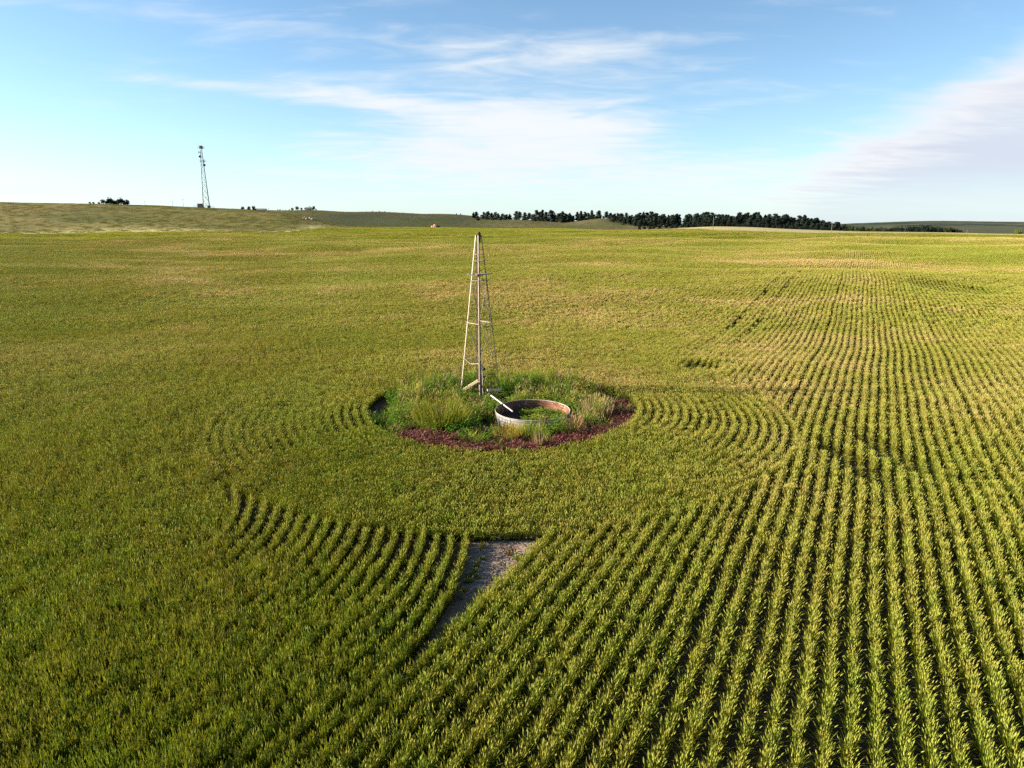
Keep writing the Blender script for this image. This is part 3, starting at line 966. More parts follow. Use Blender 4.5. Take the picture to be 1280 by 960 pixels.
weed_thing(552, 534, 'bright yellow-green grass clump left of the windmill tower', [('grass_blades', tuft(520, 1.15, 1.0, 0.024, M_bright, 0.2, 1.0, bend=0.8, link=True))])
weed_thing(484, 548, 'low vivid green grass clump at the left rim of the circle', [('grass_blades', tuft(260, 0.5, 0.55, 0.024, M_vivid, 0.2, 0.9, bend=0.8, link=True))])
weed_thing(674, 563, 'slim pale dry stalks standing before the tank in red weeds', [('dry_stalks', tuft(40, 0.95, 0.12, 0.020, M_dry, 0.3, 1.0, bend=0.3, ears=8, link=True))])
weed_thing(679, 541, 'pinkish dry weed against the near side of the tank', [('dry_stalks', broadleaf(0.72, 0.22, 170, M_pink, link=True, lw=0.045))])
weed_thing(746, 523, 'pale straw-coloured grass clump right of the tank', [('dry_stalks', tuft(190, 1.0, 0.6, 0.018, M_dry, 0.2, 1.0, bend=0.5, ears=30, link=True))])
weed_thing(716, 540, 'pale pinkish dry grass at the right end of the tank', [('dry_stalks', tuft(120, 0.75, 0.42, 0.018, M_pink, 0.2, 1.0, bend=0.6, ears=16, link=True))])
weed_thing(725, 502, 'golden bushy weed behind the tank at the right', [('leaves', broadleaf(1.1, 0.6, 420, M_gold, link=True, lw=0.06))])
weed_thing(512, 508, 'yellow bushy weed at the back left rim of the circle', [('leaves', broadleaf(0.95, 0.75, 480, M_gold, link=True, lw=0.06))])
weed_thing(636, 549, 'yellowish grass clump in front of the tank, left of its middle', [('grass_blades', tuft(300, 0.62, 0.55, 0.018, M_gold, 0.1, 1.0, bend=0.7, ears=20, link=True))])
weed_thing(662, 548, 'green and yellow grass clump in front of the middle of the tank', [('grass_blades', tuft(300, 0.66, 0.5, 0.018, M_bright, 0.0, 0.8, bend=0.7, ears=10, link=True))])
weed_thing(699, 547, 'dull green leafy weed in front of the right half of the tank', [('leaves', broadleaf(0.85, 0.5, 380, M_weed, link=True, lw=0.05))])

weed_thing(637, 694, 'small brown withered weed on the bare wedge of soil', [('leaves', broadleaf(0.22, 0.22, 90, M_withered, link=True, lw=0.03))])

# ------------------------------------------------------------------ stock tank
tk = empty('stock_tank', (TX, TY, Hs(TX, TY)))
tag(tk, 'round galvanised stock tank with rusty inside, open and full of weeds', 'water tank')


def ring_surface(prof, n=96):
    mb = MB()
    vs = []
    for r, z in prof:
        for k in range(n):
            q = 2 * math.pi * k / n
            vs.append((r * math.cos(q), r * math.sin(q), z))
    fs = [(i * n + k, i * n + (k + 1) % n, (i + 1) * n + (k + 1) % n, (i + 1) * n + k) for i in range(len(prof) - 1) for k in range(n)]
    mb.add(vs, fs)
    return mb


prof = [(TR + 0.003 * math.sin(z * 2 * math.pi / 0.11), z) for z in np.linspace(-0.05, TH_ - 0.03, 40)]
m_tank_out, nt = material('tank_galvanised')
p = objpos(nt)
sx_ = nt.n('ShaderNodeMapping'); sx_.inputs['Scale'].default_value = (3, 3, 0.6); nt.link(p, sx_.inputs['Vector'])
streak = nt.ss(nt.noise(sx_.outputs[0], 2.2, 5, 0.65), 0.5, 0.72)
colr = nt.mix(nt.noise(p, 3.0, 4, 0.6), (0.38, 0.385, 0.38), (0.25, 0.26, 0.27))
colr = nt.mix(nt.m('MULTIPLY', streak, 0.75), colr, (0.26, 0.15, 0.09))
principled(nt, colr, 0.5, 0.3, None, 0.4)
ring_surface(prof).build('outer_wall', m_tank_out, tk, True)
prof = [(TR - 0.018 + 0.003 * math.sin(z * 2 * math.pi / 0.11), z) for z in np.linspace(TH_ - 0.03, 0.0, 40)]
m_tank_in = simple('tank_rust', (0.24, 0.11, 0.075), (0.15, 0.06, 0.045), 2.0, 0.85, 0.0, 0.2, (0.40, 0.26, 0.18), 0.2)
ring_surface(prof).build('inner_wall', m_tank_in, tk, True)
mb = ring_surface([(TR - 0.006 + 0.018 * math.cos(q), TH_ - 0.015 + 0.018 * math.sin(q)) for q in np.linspace(0, 2 * math.pi, 13)])
mb.build('rim', simple('rim_rust', (0.42, 0.37, 0.32), (0.32, 0.27, 0.23), 2.0, 0.7, 0.1, 0.3, (0.22, 0.12, 0.08)), tk, True)
mb = MB()
vs = [(0, 0, 0.03)] + [((TR - 0.03) * math.cos(2 * math.pi * k / 64), (TR - 0.03) * math.sin(2 * math.pi * k / 64), 0.03) for k in range(64)]
mb.add(vs, [(0, 1 + k, 1 + (k + 1) % 64) for k in range(64)])
mb.build('tank_floor', simple('tank_mud', (0.085, 0.035, 0.028), (0.05, 0.022, 0.018), 3.0, 0.9), tk)
for q in (0.6, 2.7, 4.9):                                     # riveted seams
    mb = MB()
    c_, s_ = math.cos(q), math.sin(q)
    rot = Matrix.Rotation(q, 3, 'Z')
    mb.box(((TR + 0.014) * c_, (TR + 0.014) * s_, TH_ / 2 - 0.03), (0.012, 0.07, TH_ - 0.06), rot)
    for z in np.linspace(0.05, TH_ - 0.1, 7):
        mb.tube(((TR + 0.018) * c_, (TR + 0.018) * s_, z), ((TR + 0.03) * c_, (TR + 0.03) * s_, z), 0.010, n=6)
    mb.build('seam', m_tank_out, tk)

# ------------------------------------------------------------------ windmill tower
WX, WY = place(600.5, 29.2)[:2]
WZ = Hs(WX, WY)
HT = 7.20
wm = empty('windmill_tower', (WX, WY, WZ))
tag(wm, 'tall slender steel windmill tower without its wheel, in the weedy circle', 'windmill tower')
hb = 0.93; ht = 0.14
corner = [(-1, 0.05), (0.02, -1), (1, -0.04), (-0.03, 1)]       # left, front, right, back


def leg_pt(i, z):
    f = z / HT
    r = hb * (1 - f) + ht * f
    return Vector((corner[i][0] * r, corner[i][1] * r, z))


def angle_iron(mb, a, b, size, th, centre):
    """L section bar whose corner points away from the tower's middle"""
    a = Vector(a); b = Vector(b)
    d = (b - a).normalized()
    out = (a - centre); out.z = 0; out.normalize()
    t = d.cross(out).normalized()
    for s in (1, -1):
        dirn = (-out + t * s).normalized()
        mb_c = dirn * (size / 2)
        mb.beam(a + mb_c, b + mb_c, size, th, up=(dirn.cross(d)))


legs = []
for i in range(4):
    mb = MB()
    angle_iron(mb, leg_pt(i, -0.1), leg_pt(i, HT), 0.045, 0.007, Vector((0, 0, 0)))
    lg = mb.build('leg', (M_galv, M_galv_brown, M_galv_dark, M_galv_dark)[i], wm)  # left leg lighter, right and back darker: sun and shade put into the steel
    if i in (2, 3): lg['label'] = 'dark brown leg with shade painted into its colour'
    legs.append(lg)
for z, mt in ((6.40, M_galv_dark), (6.12, M_galv_dark), (5.28, M_galv_dark), (3.42, M_galv), (1.72, M_galv)):
    for i in range(4):
        a, b = leg_pt(i, z), leg_pt((i + 1) % 4, z)
        if z == 1.72 and i in (1, 2): continue                 # missing members
        mb = MB()
        if z == 1.72 and i == 0:                               # the bent girt
            m_ = a.lerp(b, 0.45) + Vector((0, 0, -0.10)); a2 = a + Vector((0, 0, 0.12))
            mb.beam(a2, m_, 0.05, 0.02); mb.beam(m_, b, 0.05, 0.02)
        else:
            mb.beam(a, b, 0.045, 0.022)
        mb.build('girt', mt, wm)
for z0, z1 in ((3.42, 5.28), (1.72, 3.42)):                    # thin crossed tie rods
    for i in range(4):
        mb = MB()
        mb.tube(leg_pt(i, z0), leg_pt((i + 1) % 4, z1), 0.009, n=5)
        mb.tube(leg_pt((i + 1) % 4, z0), leg_pt(i, z1), 0.009, n=5)
        mb.build('tie_rod', M_galv_dark, wm)
ZP = 5.52
pf = bpy.data.objects.new('platform', None); C.objects.link(pf); pf.parent = wm
for a, b, off in (((-0.56, -0.12), (0.16, -0.34), 0), ((-0.10, -0.36), (0.56, 0.06), 0), ((-0.5, 0.18), (0.1, 0.36), 0), ((0.0, 0.34), (0.52, 0.14), 0)):
    mb = MB()
    z = ZP + (0.0 if a[0] < -0.3 else 0.036)
    mb.beam((a[0], a[1], z), (b[0], b[1], z), 0.15, 0.045)
    mb.build('plank', M_deck, pf)
mb = MB()
mb.tube((0.01, 0, 0.0), (0.0, 0, HT + 0.05), 0.022, n=8)
mb.build('pump_pipe', M_galv_dark, wm)
mb = MB(); mb.tube((-0.16, -0.1, 0.15), (-0.075, -0.02, HT - 0.3), 0.02, n=6)
mb.build('pump_rod', simple('black_iron', (0.045, 0.035, 0.03), (0.08, 0.06, 0.05), 4, 0.7, 0.2), wm)
mb = MB()                                                      # the head the wheel sat on
mb.tube((0.02, 0, HT - 0.30), (0.02, 0, HT + 0.08), 0.075, 0.085, n=10)
mb.tube((0.02, 0, HT + 0.08), (0.02, 0, HT + 0.13), 0.085, 0.05, n=10)
mb.tube((-0.12, 0, HT - 0.02), (0.12, 0, HT - 0.02), 0.03, n=8)
mb.build('head_casting', M_black, wm)
mb = MB()                                                      # ladder up the right rear face
la, lb = leg_pt(2, 1.4).lerp(leg_pt(3, 1.4), 0.32), leg_pt(2, 5.4).lerp(leg_pt(3, 5.4), 0.32)
side = (leg_pt(3, 1.4) - leg_pt(2, 1.4)).normalized() * 0.11
for s in (-1, 1): mb.tube(la + side * s, lb + side * s, 0.009, n=5)
for f in np.linspace(0, 1, 15):
    c_ = la.lerp(lb, f); mb.tube(c_ - side, c_ + side, 0.007, n=5)
mb.build('ladder', M_galv_dark, wm)
mb = MB()                                                      # well casing and float with its cord
mb.tube((0.0, 0.0, 0.0), (0.0, 0, 1.05), 0.075, n=12); mb.tube((0, 0, 1.05), (0, 0, 1.1), 0.10, n=12)
mb.build('well_casing', M_rust, wm)
hx, hy = 0.15, -0.72
mb = MB()
mb.tube((hx, hy, 0.2), (hx - 0.02, hy, 1.75), 0.026, n=6)
mb.build('hanging_pipe', M_galv, wm)


def ball(mb, c, r, n=10):
    vs = []; fs = []
    for i in range(n + 1):
        t = math.pi * i / n
        for k in range(n):
            q = 2 * math.pi * k / n
            vs.append((c[0] + r * math.sin(t) * math.cos(q), c[1] + r * math.sin(t) * math.sin(q), c[2] + r * math.cos(t)))
    fs = [(i * n + k, i * n + (k + 1) % n, (i + 1) * n + (k + 1) % n, (i + 1) * n + k) for i in range(n) for k in range(n)]
    mb.add(vs, fs)


for z, r in ((1.48, 0.075), (1.12, 0.05)):
    mb = MB(); ball(mb, (hx + 0.05, hy - 0.02, z), r); mb.tube((hx - 0.02, hy, z), (hx + 0.05, hy - 0.02, z), 0.015, n=6)
    mb.build('float_ball', M_black, wm, True)
for i in range(4):                                             # anchor stubs at the feet
    mb = MB(); a = leg_pt(i, 0.0)
    mb.box((a.x * 1.01, a.y * 1.01, 0.05), (0.2, 0.2, 0.12)); mb.build('foot', M_deck, wm)

# loose boards and pipe round it
l0 = leg_pt(0, 0.0); l1 = leg_pt(1, 0.0); l2 = leg_pt(2, 0.0)
def plank(name, a, b, wd, th, mat, label, cat='board', up=(0, 0, 1)):
    a = Vector(a); b = Vector(b)
    mid = (a + b) / 2
    mb = MB(); mb.beam(a - mid, b - mid, wd, th, up)
    o = mb.build(name, mat); o.location = Vector((WX, WY, WZ)) + mid
    return tag(o, label, cat)
plank('board', l0 + Vector((0.06, -0.16, 0.30)), l1 + Vector((-0.05, -0.03, 1.02)), 0.115, 0.04, M_board, 'cream board slanting up to the front leg of the windmill tower', up=(0.3, -1, 0.9))
plank('board', l2 + Vector((-0.60, -0.34, 0.42)), l2 + Vector((-0.06, -0.10, 0.36)), 0.12, 0.05, M_board, 'short pale board lying level by the right leg of the windmill tower', up=(0.2, -1, 0.6))
plank('board', l2 + Vector((0.03, -0.04, 0.50)), l2 + Vector((-0.16, -0.2, 0.15)), 0.09, 0.04, M_board, 'small pale offcut standing at the right leg of the windmill tower', up=(0.2, -1, 0.4))
pa = Vector((*flat(613, 512.5), 0.62)); pb = Vector((TX - 0.85, TY + 0.28, 0.56))
pa = Vector((-0.92, 28.0, 0.40))
pb = Vector((TX - 0.80, TY - 0.15, 0.40))
mid = (pa + pb) / 2
mb = MB(); mb.tube(pa - mid, pb - mid, 0.03, n=10)
o = mb.build('pipe', M_pvc, smooth=True); o.location = mid
tag(o, 'thin white pipe running from the windmill tower into the tank', 'pipe')

# ------------------------------------------------------------------ communications mast
MX, MY, MZ = place(259.5, 482)
mast = empty('radio_mast', (MX, MY, MZ - 0.2), R(20))
tag(mast, 'tall grey lattice radio mast with dishes on the left hill', 'radio mast')
MH = 41.0
tri = [(math.cos(q), math.sin(q)) for q in (R(178), R(298), R(58))]


def mp(i, z):
    f = z / MH
    r = 2.75 * (1 - f) + 0.62 * f
    return Vector((tri[i][0] * r, tri[i][1] * r, z))


for i in range(3):
    mb = MB(); mb.tube(mp(i, 0), mp(i, MH), 0.16 if i else 0.22, 0.08, n=8); mb.build('leg', M_mast, mast)
z = 0.0
levels = [0.0]
while z < MH - 1.5:
    z += max(1.3, 4.6 * (1 - z / MH) * 0.9 + 0.9); levels.append(min(z, MH))
mb = MB()
for za, zb in zip(levels[:-1], levels[1:]):
    for i in range(3):
        j = (i + 1) % 3
        mb.tube(mp(i, za), mp(j, zb), 0.085, n=5, cap=False); mb.tube(mp(j, za), mp(i, zb), 0.085, n=5, cap=False)
        mb.tube(mp(i, zb), mp(j, zb), 0.075, n=5, cap=False)
mb.build('lattice', M_mast, mast)
mb = MB()
for s in (-0.16, 0.0, 0.16): mb.tube(mp(0, 0.5) + Vector((0.25, s, 0)), mp(0, MH - 3) + Vector((0.15, s, 0)), 0.09, 0.08, n=6)
mb.build('cable_run', M_mast_dark, mast)
for zp, rr, nm in ((MH - 0.6, 1.9, 3), (MH - 9.5, 2.1, 3)):
    pl = bpy.data.objects.new('antenna_ring', None); C.objects.link(pl); pl.parent = mast; pl.location = (0, 0, zp)
    mb = MB()
    for k in range(6):
        q0, q1 = R(60 * k), R(60 * k + 60)
        mb.tube((rr * math.cos(q0), rr * math.sin(q0), 0), (rr * math.cos(q1), rr * math.sin(q1), 0), 0.06, n=6)
        if k % 2 == 0: mb.tube((0, 0, 0), (rr * math.cos(q0), rr * math.sin(q0), 0), 0.06, n=6)
    mb.build('mount', M_mast, pl)
    for k in range(6):
        q = R(60 * k + 10)
        mb = MB(); mb.box((rr * 1.06 * math.cos(q), rr * 1.06 * math.sin(q), 0.1), (0.16, 0.34, 1.9), Matrix.Rotation(q, 3, 'Z'))
        mb.build('antenna_panel', M_panel if zp < MH - 5 else M_mast, pl)


def dish(pos, ang, r):
    """round drum shaped microwave dish"""
    d = Vector((math.cos(ang), math.sin(ang), 0))
    mb = MB(); pos = Vector(pos)
    mb.tube(pos, pos + d * 0.35, r * 0.35, r, n=18); mb.tube(pos + d * 0.35, pos + d * 0.75, r, n=18)
    mb.tube(pos - d * 0.8, pos, 0.08, n=6)
    mb.build('dish', M_mast_dark, mast)


dish(mp(0, MH - 3.8) + Vector((-0.6, -0.2, 0)), R(215), 0.75)
dish(mp(0, MH - 6.6) + Vector((-0.1, -0.6, 0)), R(250), 0.8)
dish(mp(1, MH - 12.2) + Vector((0.3, -0.5, 0)), R(285), 0.85)
mb = MB(); mb.tube((0, 0, MH - 1.2), (0, 0, MH + 0.6), 0.9, 0.75, n=12); mb.build('top_drum', M_mast_dark, mast)
for k in range(3):
    mb = MB(); q = R(120 * k + 40)
    mb.tube((1.7 * math.cos(q), 1.7 * math.sin(q), MH - 0.5), (1.7 * math.cos(q), 1.7 * math.sin(q), MH + 2.2), 0.05, 0.03, n=6)
    mb.build('whip_aerial', M_mast, mast)


def hut(px, Y, L, Wd, Hh, name, wall, roofm, label, cat, rz=0.0, windows=2, pitch=0.35):
    x, y, z = place(px, Y)
    root = empty(name, (x, y, z - 0.25), rz); tag(root, label, cat)
    mb = MB(); mb.box((0, 0, Hh / 2 + 0.1), (L, Wd, Hh + 0.2)); 
    g = Wd * pitch
    mb.add([(-L / 2, -Wd / 2, Hh + 0.2), (-L / 2, Wd / 2, Hh + 0.2), (-L / 2, 0, Hh + g), (L / 2, -Wd / 2, Hh + 0.2), (L / 2, Wd / 2, Hh + 0.2), (L / 2, 0, Hh + g)], [(0, 1, 2), (3, 5, 4)])
    mb.build('wall', wall, root)
    mb = MB()
    e = 0.35
    for s in (-1, 1):
        mb.add([(-L / 2 - e, s * (Wd / 2 + e), Hh + 0.12), (L / 2 + e, s * (Wd / 2 + e), Hh + 0.12), (L / 2 + e, 0, Hh + g + 0.1), (-L / 2 - e, 0, Hh + g + 0.1),
                (-L / 2 - e, s * (Wd / 2 + e), Hh + 0.28), (L / 2 + e, s * (Wd / 2 + e), Hh + 0.28), (L / 2 + e, 0, Hh + g + 0.26), (-L / 2 - e, 0, Hh + g + 0.26)],
               [(0, 1, 2, 3), (4, 7, 6, 5), (0, 4, 5, 1), (1, 5, 6, 2), (0, 3, 7, 4)])
    mb.build('roof', roofm, root)
    for k in range(windows):
        fx = -L / 2 + L * (k + 0.7) / (windows + 0.7)
        mb = MB(); mb.box((fx, -Wd / 2 - 0.02, Hh * 0.55), (1.3, 0.06, 1.1)); mb.build('window', M_glass, root)
    mb = MB(); mb.box((L * 0.42 - 0.3, -Wd / 2 - 0.03, 1.05), (0.95, 0.07, 2.1)); mb.build('door', M_deck, root)
    return root


hut(250.5, 476, 2.9, 2.6, 2.5, 'equipment_hut', M_shelter, M_roof, 'small brown equipment hut left of the radio mast', 'hut', R(8), 0, 0.12)
cx_, cy_, cz_ = place(261.5, 476)
cab = empty('equipment_cabinet', (cx_, cy_, cz_ - 0.1)); tag(cab, 'low dark equipment cabinet at the foot of the radio mast', 'cabinet')
mb = MB(); mb.box((0, 0, 0.8), (1.6, 1.0, 1.7)); mb.build('body', M_mast_dark, cab)
mb = MB(); mb.box((0, 0, 1.7), (1.75, 1.15, 0.1)); mb.build('lid', M_mast, cab)
mb = MB(); mb.box((-0.4, -0.52, 0.8), (0.7, 0.04, 1.4)); mb.box((0.4, -0.52, 0.8), (0.7, 0.04, 1.4)); mb.build('door', M_roof, cab)
fn = empty('compound_fence', (0, 0, 0)); tag(fn, 'low wire fence round the foot of the radio mast', 'fence')
cor = [place(242, 474)[:2], place(268, 474)[:2], place(268, 490)[:2], place(242, 490)[:2]]
for i in range(4):
    (xa, ya), (xb, yb) = cor[i], cor[(i + 1) % 4]
    nseg = 6 if i % 2 == 0 else 6
    for k in range(nseg):
        f0, f1 = k / nseg, (k + 1) / nseg
        x0, y0, x1, y1 = xa + (xb - xa) * f0, ya + (yb - ya) * f0, xa + (xb - xa) * f1, ya + (yb - ya) * f1
        z0, z1 = Hs(x0, y0), Hs(x1, y1)
        mb = MB(); mb.tube((x0, y0, z0 - 0.2), (x0, y0, z0 + 1.7), 0.06, n=6); mb.build('post', M_mast, fn)
        mb = MB()
        for hz in (0.3, 0.65, 1.0, 1.35, 1.65): mb.tube((x0, y0, z0 + hz), (x1, y1, z1 + hz), 0.015, n=4, cap=False)
        mb.build('wire', M_mast, fn)

# farm buildings on the skyline
hut(326, 520, 8.0, 4.6, 2.1, 'farm_house', M_white, M_roof, 'low white farm building with grey roof right of the radio mast', 'house', R(6), 3, 0.25)
hut(386.5, 908, 7.5, 5.0, 2.3, 'farm_house', M_white, M_roof, 'pale farmhouse half hidden in the skyline trees right of the dark slope', 'house', R(-5), 3, 0.3)
hut(143, 492, 5.0, 4.0, 1.5, 'farm_house', M_white, M_roof, 'pale farmhouse behind the round tree clump on the left hill', 'house', R(0), 2, 0.3)


# ------------------------------------------------------------------ poles and posts
def pole(px, Y, h, label, arm=True, r=0.13, group=None):
    x, y, z = place(px, Y)
    root = empty('utility_pole', (x, y, z - 0.3)); tag(root, label, 'pole', group)
    mb = MB(); mb.tube((0, 0, 0), (0, 0, h + 0.3), r, r * 0.75, n=8); mb.build('shaft', M_pole, root)
    if arm:
        mb = MB(); mb.beam((-0.5, 0.02, h - 0.3), (0.5, 0.02, h - 0.3), 0.10, 0.12); mb.build('crossarm', M_pole, root)
        for s in (-0.42, 0.42):
            mb = MB(); mb.tube((s, 0.02, h - 0.24), (s, 0.02, h - 0.08), 0.05, 0.04, n=6); mb.build('insulator', M_panel, root)
    return root


pole(891, 338, 6.8, 'brown wooden pole on the tan crest in front of the dark pine wood', False)
pole(1039, 348, 5.6, 'brown wooden pole at the right end of the pine wood', False)
pole(229.5, 500, 6.0, 'thin pole on the skyline just left of the radio mast', True, 0.11)
pole(216, 505, 4.0, 'short thin pole on the skyline left of the taller thin pole', True, 0.10)
pole(181.5, 500, 3.4, 'short thin pole on the skyline right of the round tree clump', True, 0.10)
pole(336.5, 540, 5.2, 'thin pole on the skyline beside the white farm building', True, 0.11)


def post(px, Y, h, label):
    x, y, z = place(px, Y)
    root = empty('fence_post', (x, y, z - 0.2)); tag(root, label, 'post')
    mb = MB(); mb.tube((0, 0, 0), (0, 0, h + 0.2), 0.10, 0.09, n=8); mb.build('shaft', M_pole, root)
    mb = MB(); mb.tube((0, 0, h + 0.2), (0, 0, h + 0.27), 0.09, 0.03, n=8); mb.build('cap', M_pole, root)


post(1208, 336, 2.7, 'short wooden post at the right field edge below the distant hills')
post(670, 505, 2.0, 'small wooden post at the far field edge below the left part of the pine line')
post(758, 480, 2.0, 'small wooden post at the far field edge below the bare hill top')


# ------------------------------------------------------------------ rocks
def boulder(px, Y, s, mat, label, group=None, seed=0, sink=0.25):
    x, y, z = place(px, Y)
    rnd = random.Random(seed)
    mb = MB()
    nu, nv = 14, 9
    off = Vector((rnd.uniform(0, 50), rnd.uniform(0, 50), rnd.uniform(0, 50)))
    vs = []
    for i in range(nv + 1):
        t = math.pi * i / nv
        for k in range(nu):
            q = 2 * math.pi * k / nu
            d = Vector((math.sin(t) * math.cos(q), math.sin(t) * math.sin(q), math.cos(t)))
            f = 1 + 0.35 * mnoise.noise(d * 1.3 + off) + 0.16 * mnoise.noise(d * 3.2 + off)
            vs.append(Vector((d.x * s[0], d.y * s[1], d.z * s[2])) * f)
    mb.add(vs, [(i * nu + k, i * nu + (k + 1) % nu, (i + 1) * nu + (k + 1) % nu, (i + 1) * nu + k) for i in range(nv) for k in range(nu)])
    o = mb.build('boulder', mat)
    o.location = (x, y, z + s[2] * (1 - sink) - 0.1)
    return tag(o, label, 'rock', group)


for i, (px, Y, s) in enumerate(((380.5, 431, (0.9, 0.8, 0.75)), (384, 428, (1.1, 0.9, 0.7)), (387.5, 432, (0.8, 0.8, 0.9)), (390.5, 428, (1.3, 1.0, 0.85)), (394, 432, (0.9, 0.8, 0.6)))):
    boulder(px, Y, s, M_rock, 'pale brown boulder in the dug earth below the spur of the left hill', 'boulders in the dug earth', 20 + i)
boulder(543.8, 497, (1.5, 1.1, 1.35), M_salmon, 'big salmon pink boulder at the far edge of the field', None, 41)
boulder(540.4, 499, (0.8, 0.8, 0.8), M_salmon, 'small pinkish boulder just left of the big salmon boulder', None, 42)
boulder(547.6, 498, (1.2, 0.8, 0.9), M_rust, 'dark rusty boulder just right of the big salmon boulder', None, 43)


# ------------------------------------------------------------------ trees
def pine_proto(seed, h, wide, bare=0.08, n=900):
    rnd = random.Random(seed)
    mb = MB()
    lobes = []
    nl = 15
    for k in range(nl):
        f = (k + 0.5) / nl
        rad = wide * 1.5 * (1.0 - 0.70 * f ** 1.8) * rnd.uniform(0.6, 1.1)
        a = rnd.uniform(0, 6.283)
        off = rad * rnd.uniform(0.1, 0.6)
        lobes.append((off * math.cos(a), off * math.sin(a), h * (bare + (0.97 - bare) * f), rad * 0.75, h * rnd.uniform(0.06, 0.11)))
    for _ in range(n):
        lx, ly, lz, lr, lh = rnd.choice(lobes)
        a = rnd.uniform(0, 6.283); rr = math.sqrt(rnd.random()); zz = rnd.uniform(-1, 1) * math.sqrt(max(0, 1 - rr * rr)) * 1.1
        p = Vector((lx + lr * rr * math.cos(a), ly + lr * rr * math.sin(a), lz + lh * zz))
        s = rnd.uniform(0.3, 0.62)
        nrm = Vector((math.cos(a) * rr, math.sin(a) * rr, 0.5 * zz + rnd.uniform(-0.6, 0.9))).normalized()
        u = nrm.orthogonal().normalized(); v = nrm.cross(u)
        q = rnd.uniform(0, 6.283); u2 = u * math.cos(q) + v * math.sin(q); v2 = nrm.cross(u2)
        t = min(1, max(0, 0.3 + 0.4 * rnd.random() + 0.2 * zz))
        mb.add([p + u2 * s, p + v2 * s * 0.7, p - u2 * s * 0.8, p - v2 * s * 0.6], [(0, 1, 2, 3)], [t] * 4)
    crown = mb.mesh('crown', M_pine)
    mb = MB()
    mb.tube((0, 0, -0.4), (0, 0, h * 0.5), h * 0.020, h * 0.012, n=8); mb.tube((0, 0, h * 0.5), (0.1, 0, h * 0.94), h * 0.012, h * 0.003, n=6)
    for k in range(8):
        a = rnd.uniform(0, 6.283); z = h * rnd.uniform(0.2, 0.8)
        mb.tube((0, 0, z), (wide * 0.5 * math.cos(a), wide * 0.5 * math.sin(a), z + 0.3), h * 0.006, h * 0.002, n=5)
    return crown, mb.mesh('trunk', M_bark)


def broad_proto(seed, h, wide, mat, n=900, low=0.06):
    rnd = random.Random(seed)
    mb = MB()
    lobes = []
    for k in range(11):
        a = rnd.uniform(0, 6.283); f = rnd.random()
        off = wide * 0.62 * math.sqrt(rnd.random())
        lobes.append((off * math.cos(a), off * math.sin(a), h * (low + 0.25 + 0.5 * f), wide * rnd.uniform(0.32, 0.5), h * rnd.uniform(0.14, 0.24)))
    lobes.append((0, 0, h * 0.72, wide * 0.6, h * 0.26)); lobes.append((0, 0, h * 0.35, wide * 0.7, h * 0.3))
    for _ in range(n):
        lx, ly, lz, lr, lh = rnd.choice(lobes)
        d = Vector((rnd.gauss(0, 1), rnd.gauss(0, 1), rnd.gauss(0, 1))).normalized() * rnd.random() ** 0.4
        p = Vector((lx + lr * d.x, ly + lr * d.y, max(0.15, lz + lh * d.z)))
        s = rnd.uniform(0.16, 0.36) * (h / 7) ** 0.5
        nrm = (d + Vector((rnd.uniform(-.7, .7), rnd.uniform(-.7, .7), rnd.uniform(-.4, .9)))).normalized()
        u = nrm.orthogonal().normalized(); v = nrm.cross(u)
        q = rnd.uniform(0, 6.283); u2 = u * math.cos(q) + v * math.sin(q); v2 = nrm.cross(u2)
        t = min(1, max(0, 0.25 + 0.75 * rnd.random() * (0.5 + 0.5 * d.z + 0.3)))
        mb.add([p + u2 * s, p + v2 * s * 0.8, p - u2 * s, p - v2 * s * 0.8], [(0, 1, 2, 3)], [t] * 4)
    crown = mb.mesh('crown', mat)
    mb = MB()
    mb.tube((0, 0, -0.4), (0, 0, h * 0.45), h * 0.03, h * 0.018, n=8)
    for k in range(6):
        a = 6.283 * k / 6 + rnd.uniform(-0.3, 0.3)
        mb.tube((0, 0, h * 0.3), (wide * 0.5 * math.cos(a), wide * 0.5 * math.sin(a), h * rnd.uniform(0.55, 0.8)), h * 0.012, h * 0.003, n=5)
    return crown, mb.mesh('trunk', M_bark)


pines = [pine_proto(100 + i, 10.0, wd, br, 950) for i, (wd, br) in enumerate(((2.6, 0.10), (2.1, 0.06), (3.2, 0.16), (2.9, 0.05), (1.9, 0.22), (3.4, 0.08), (2.4, 0.30)))]
broads = [broad_proto(200 + i, 7.0, wd, M_leaf) for i, wd in enumerate((3.4, 4.2, 2.8, 3.8))]
darkb = [broad_proto(240 + i, 6.0, wd, M_pine, 1100, 0.0) for i, wd in enumerate((3.0, 3.6, 2.4))]
bushm = broad_proto(300, 4.0, 3.6, M_bush, 1400, -0.15)


def tree(name, proto, x, y, z, s, label, cat='tree', group=None, sz=1.0, sw=1.0):
    root = empty(name, (x, y, z), random.uniform(0, 6.283))
    root.scale = (s * sw, s * sw, s * sz)
    for nm, me in (('crown', proto[0]), ('trunk', proto[1])):
        o = bpy.data.objects.new(nm, me); C.objects.link(o); o.parent = root
    return tag(root, label, cat, group)


def at_px(px, Y, h_px_top=None):
    return place(px, Y)


def height_for(Y, z, top_py):
    """tree height that brings its top to a row of the picture"""
    return max(2.0, z_of(Y, top_py) - z)


rt_ = random.Random(5)
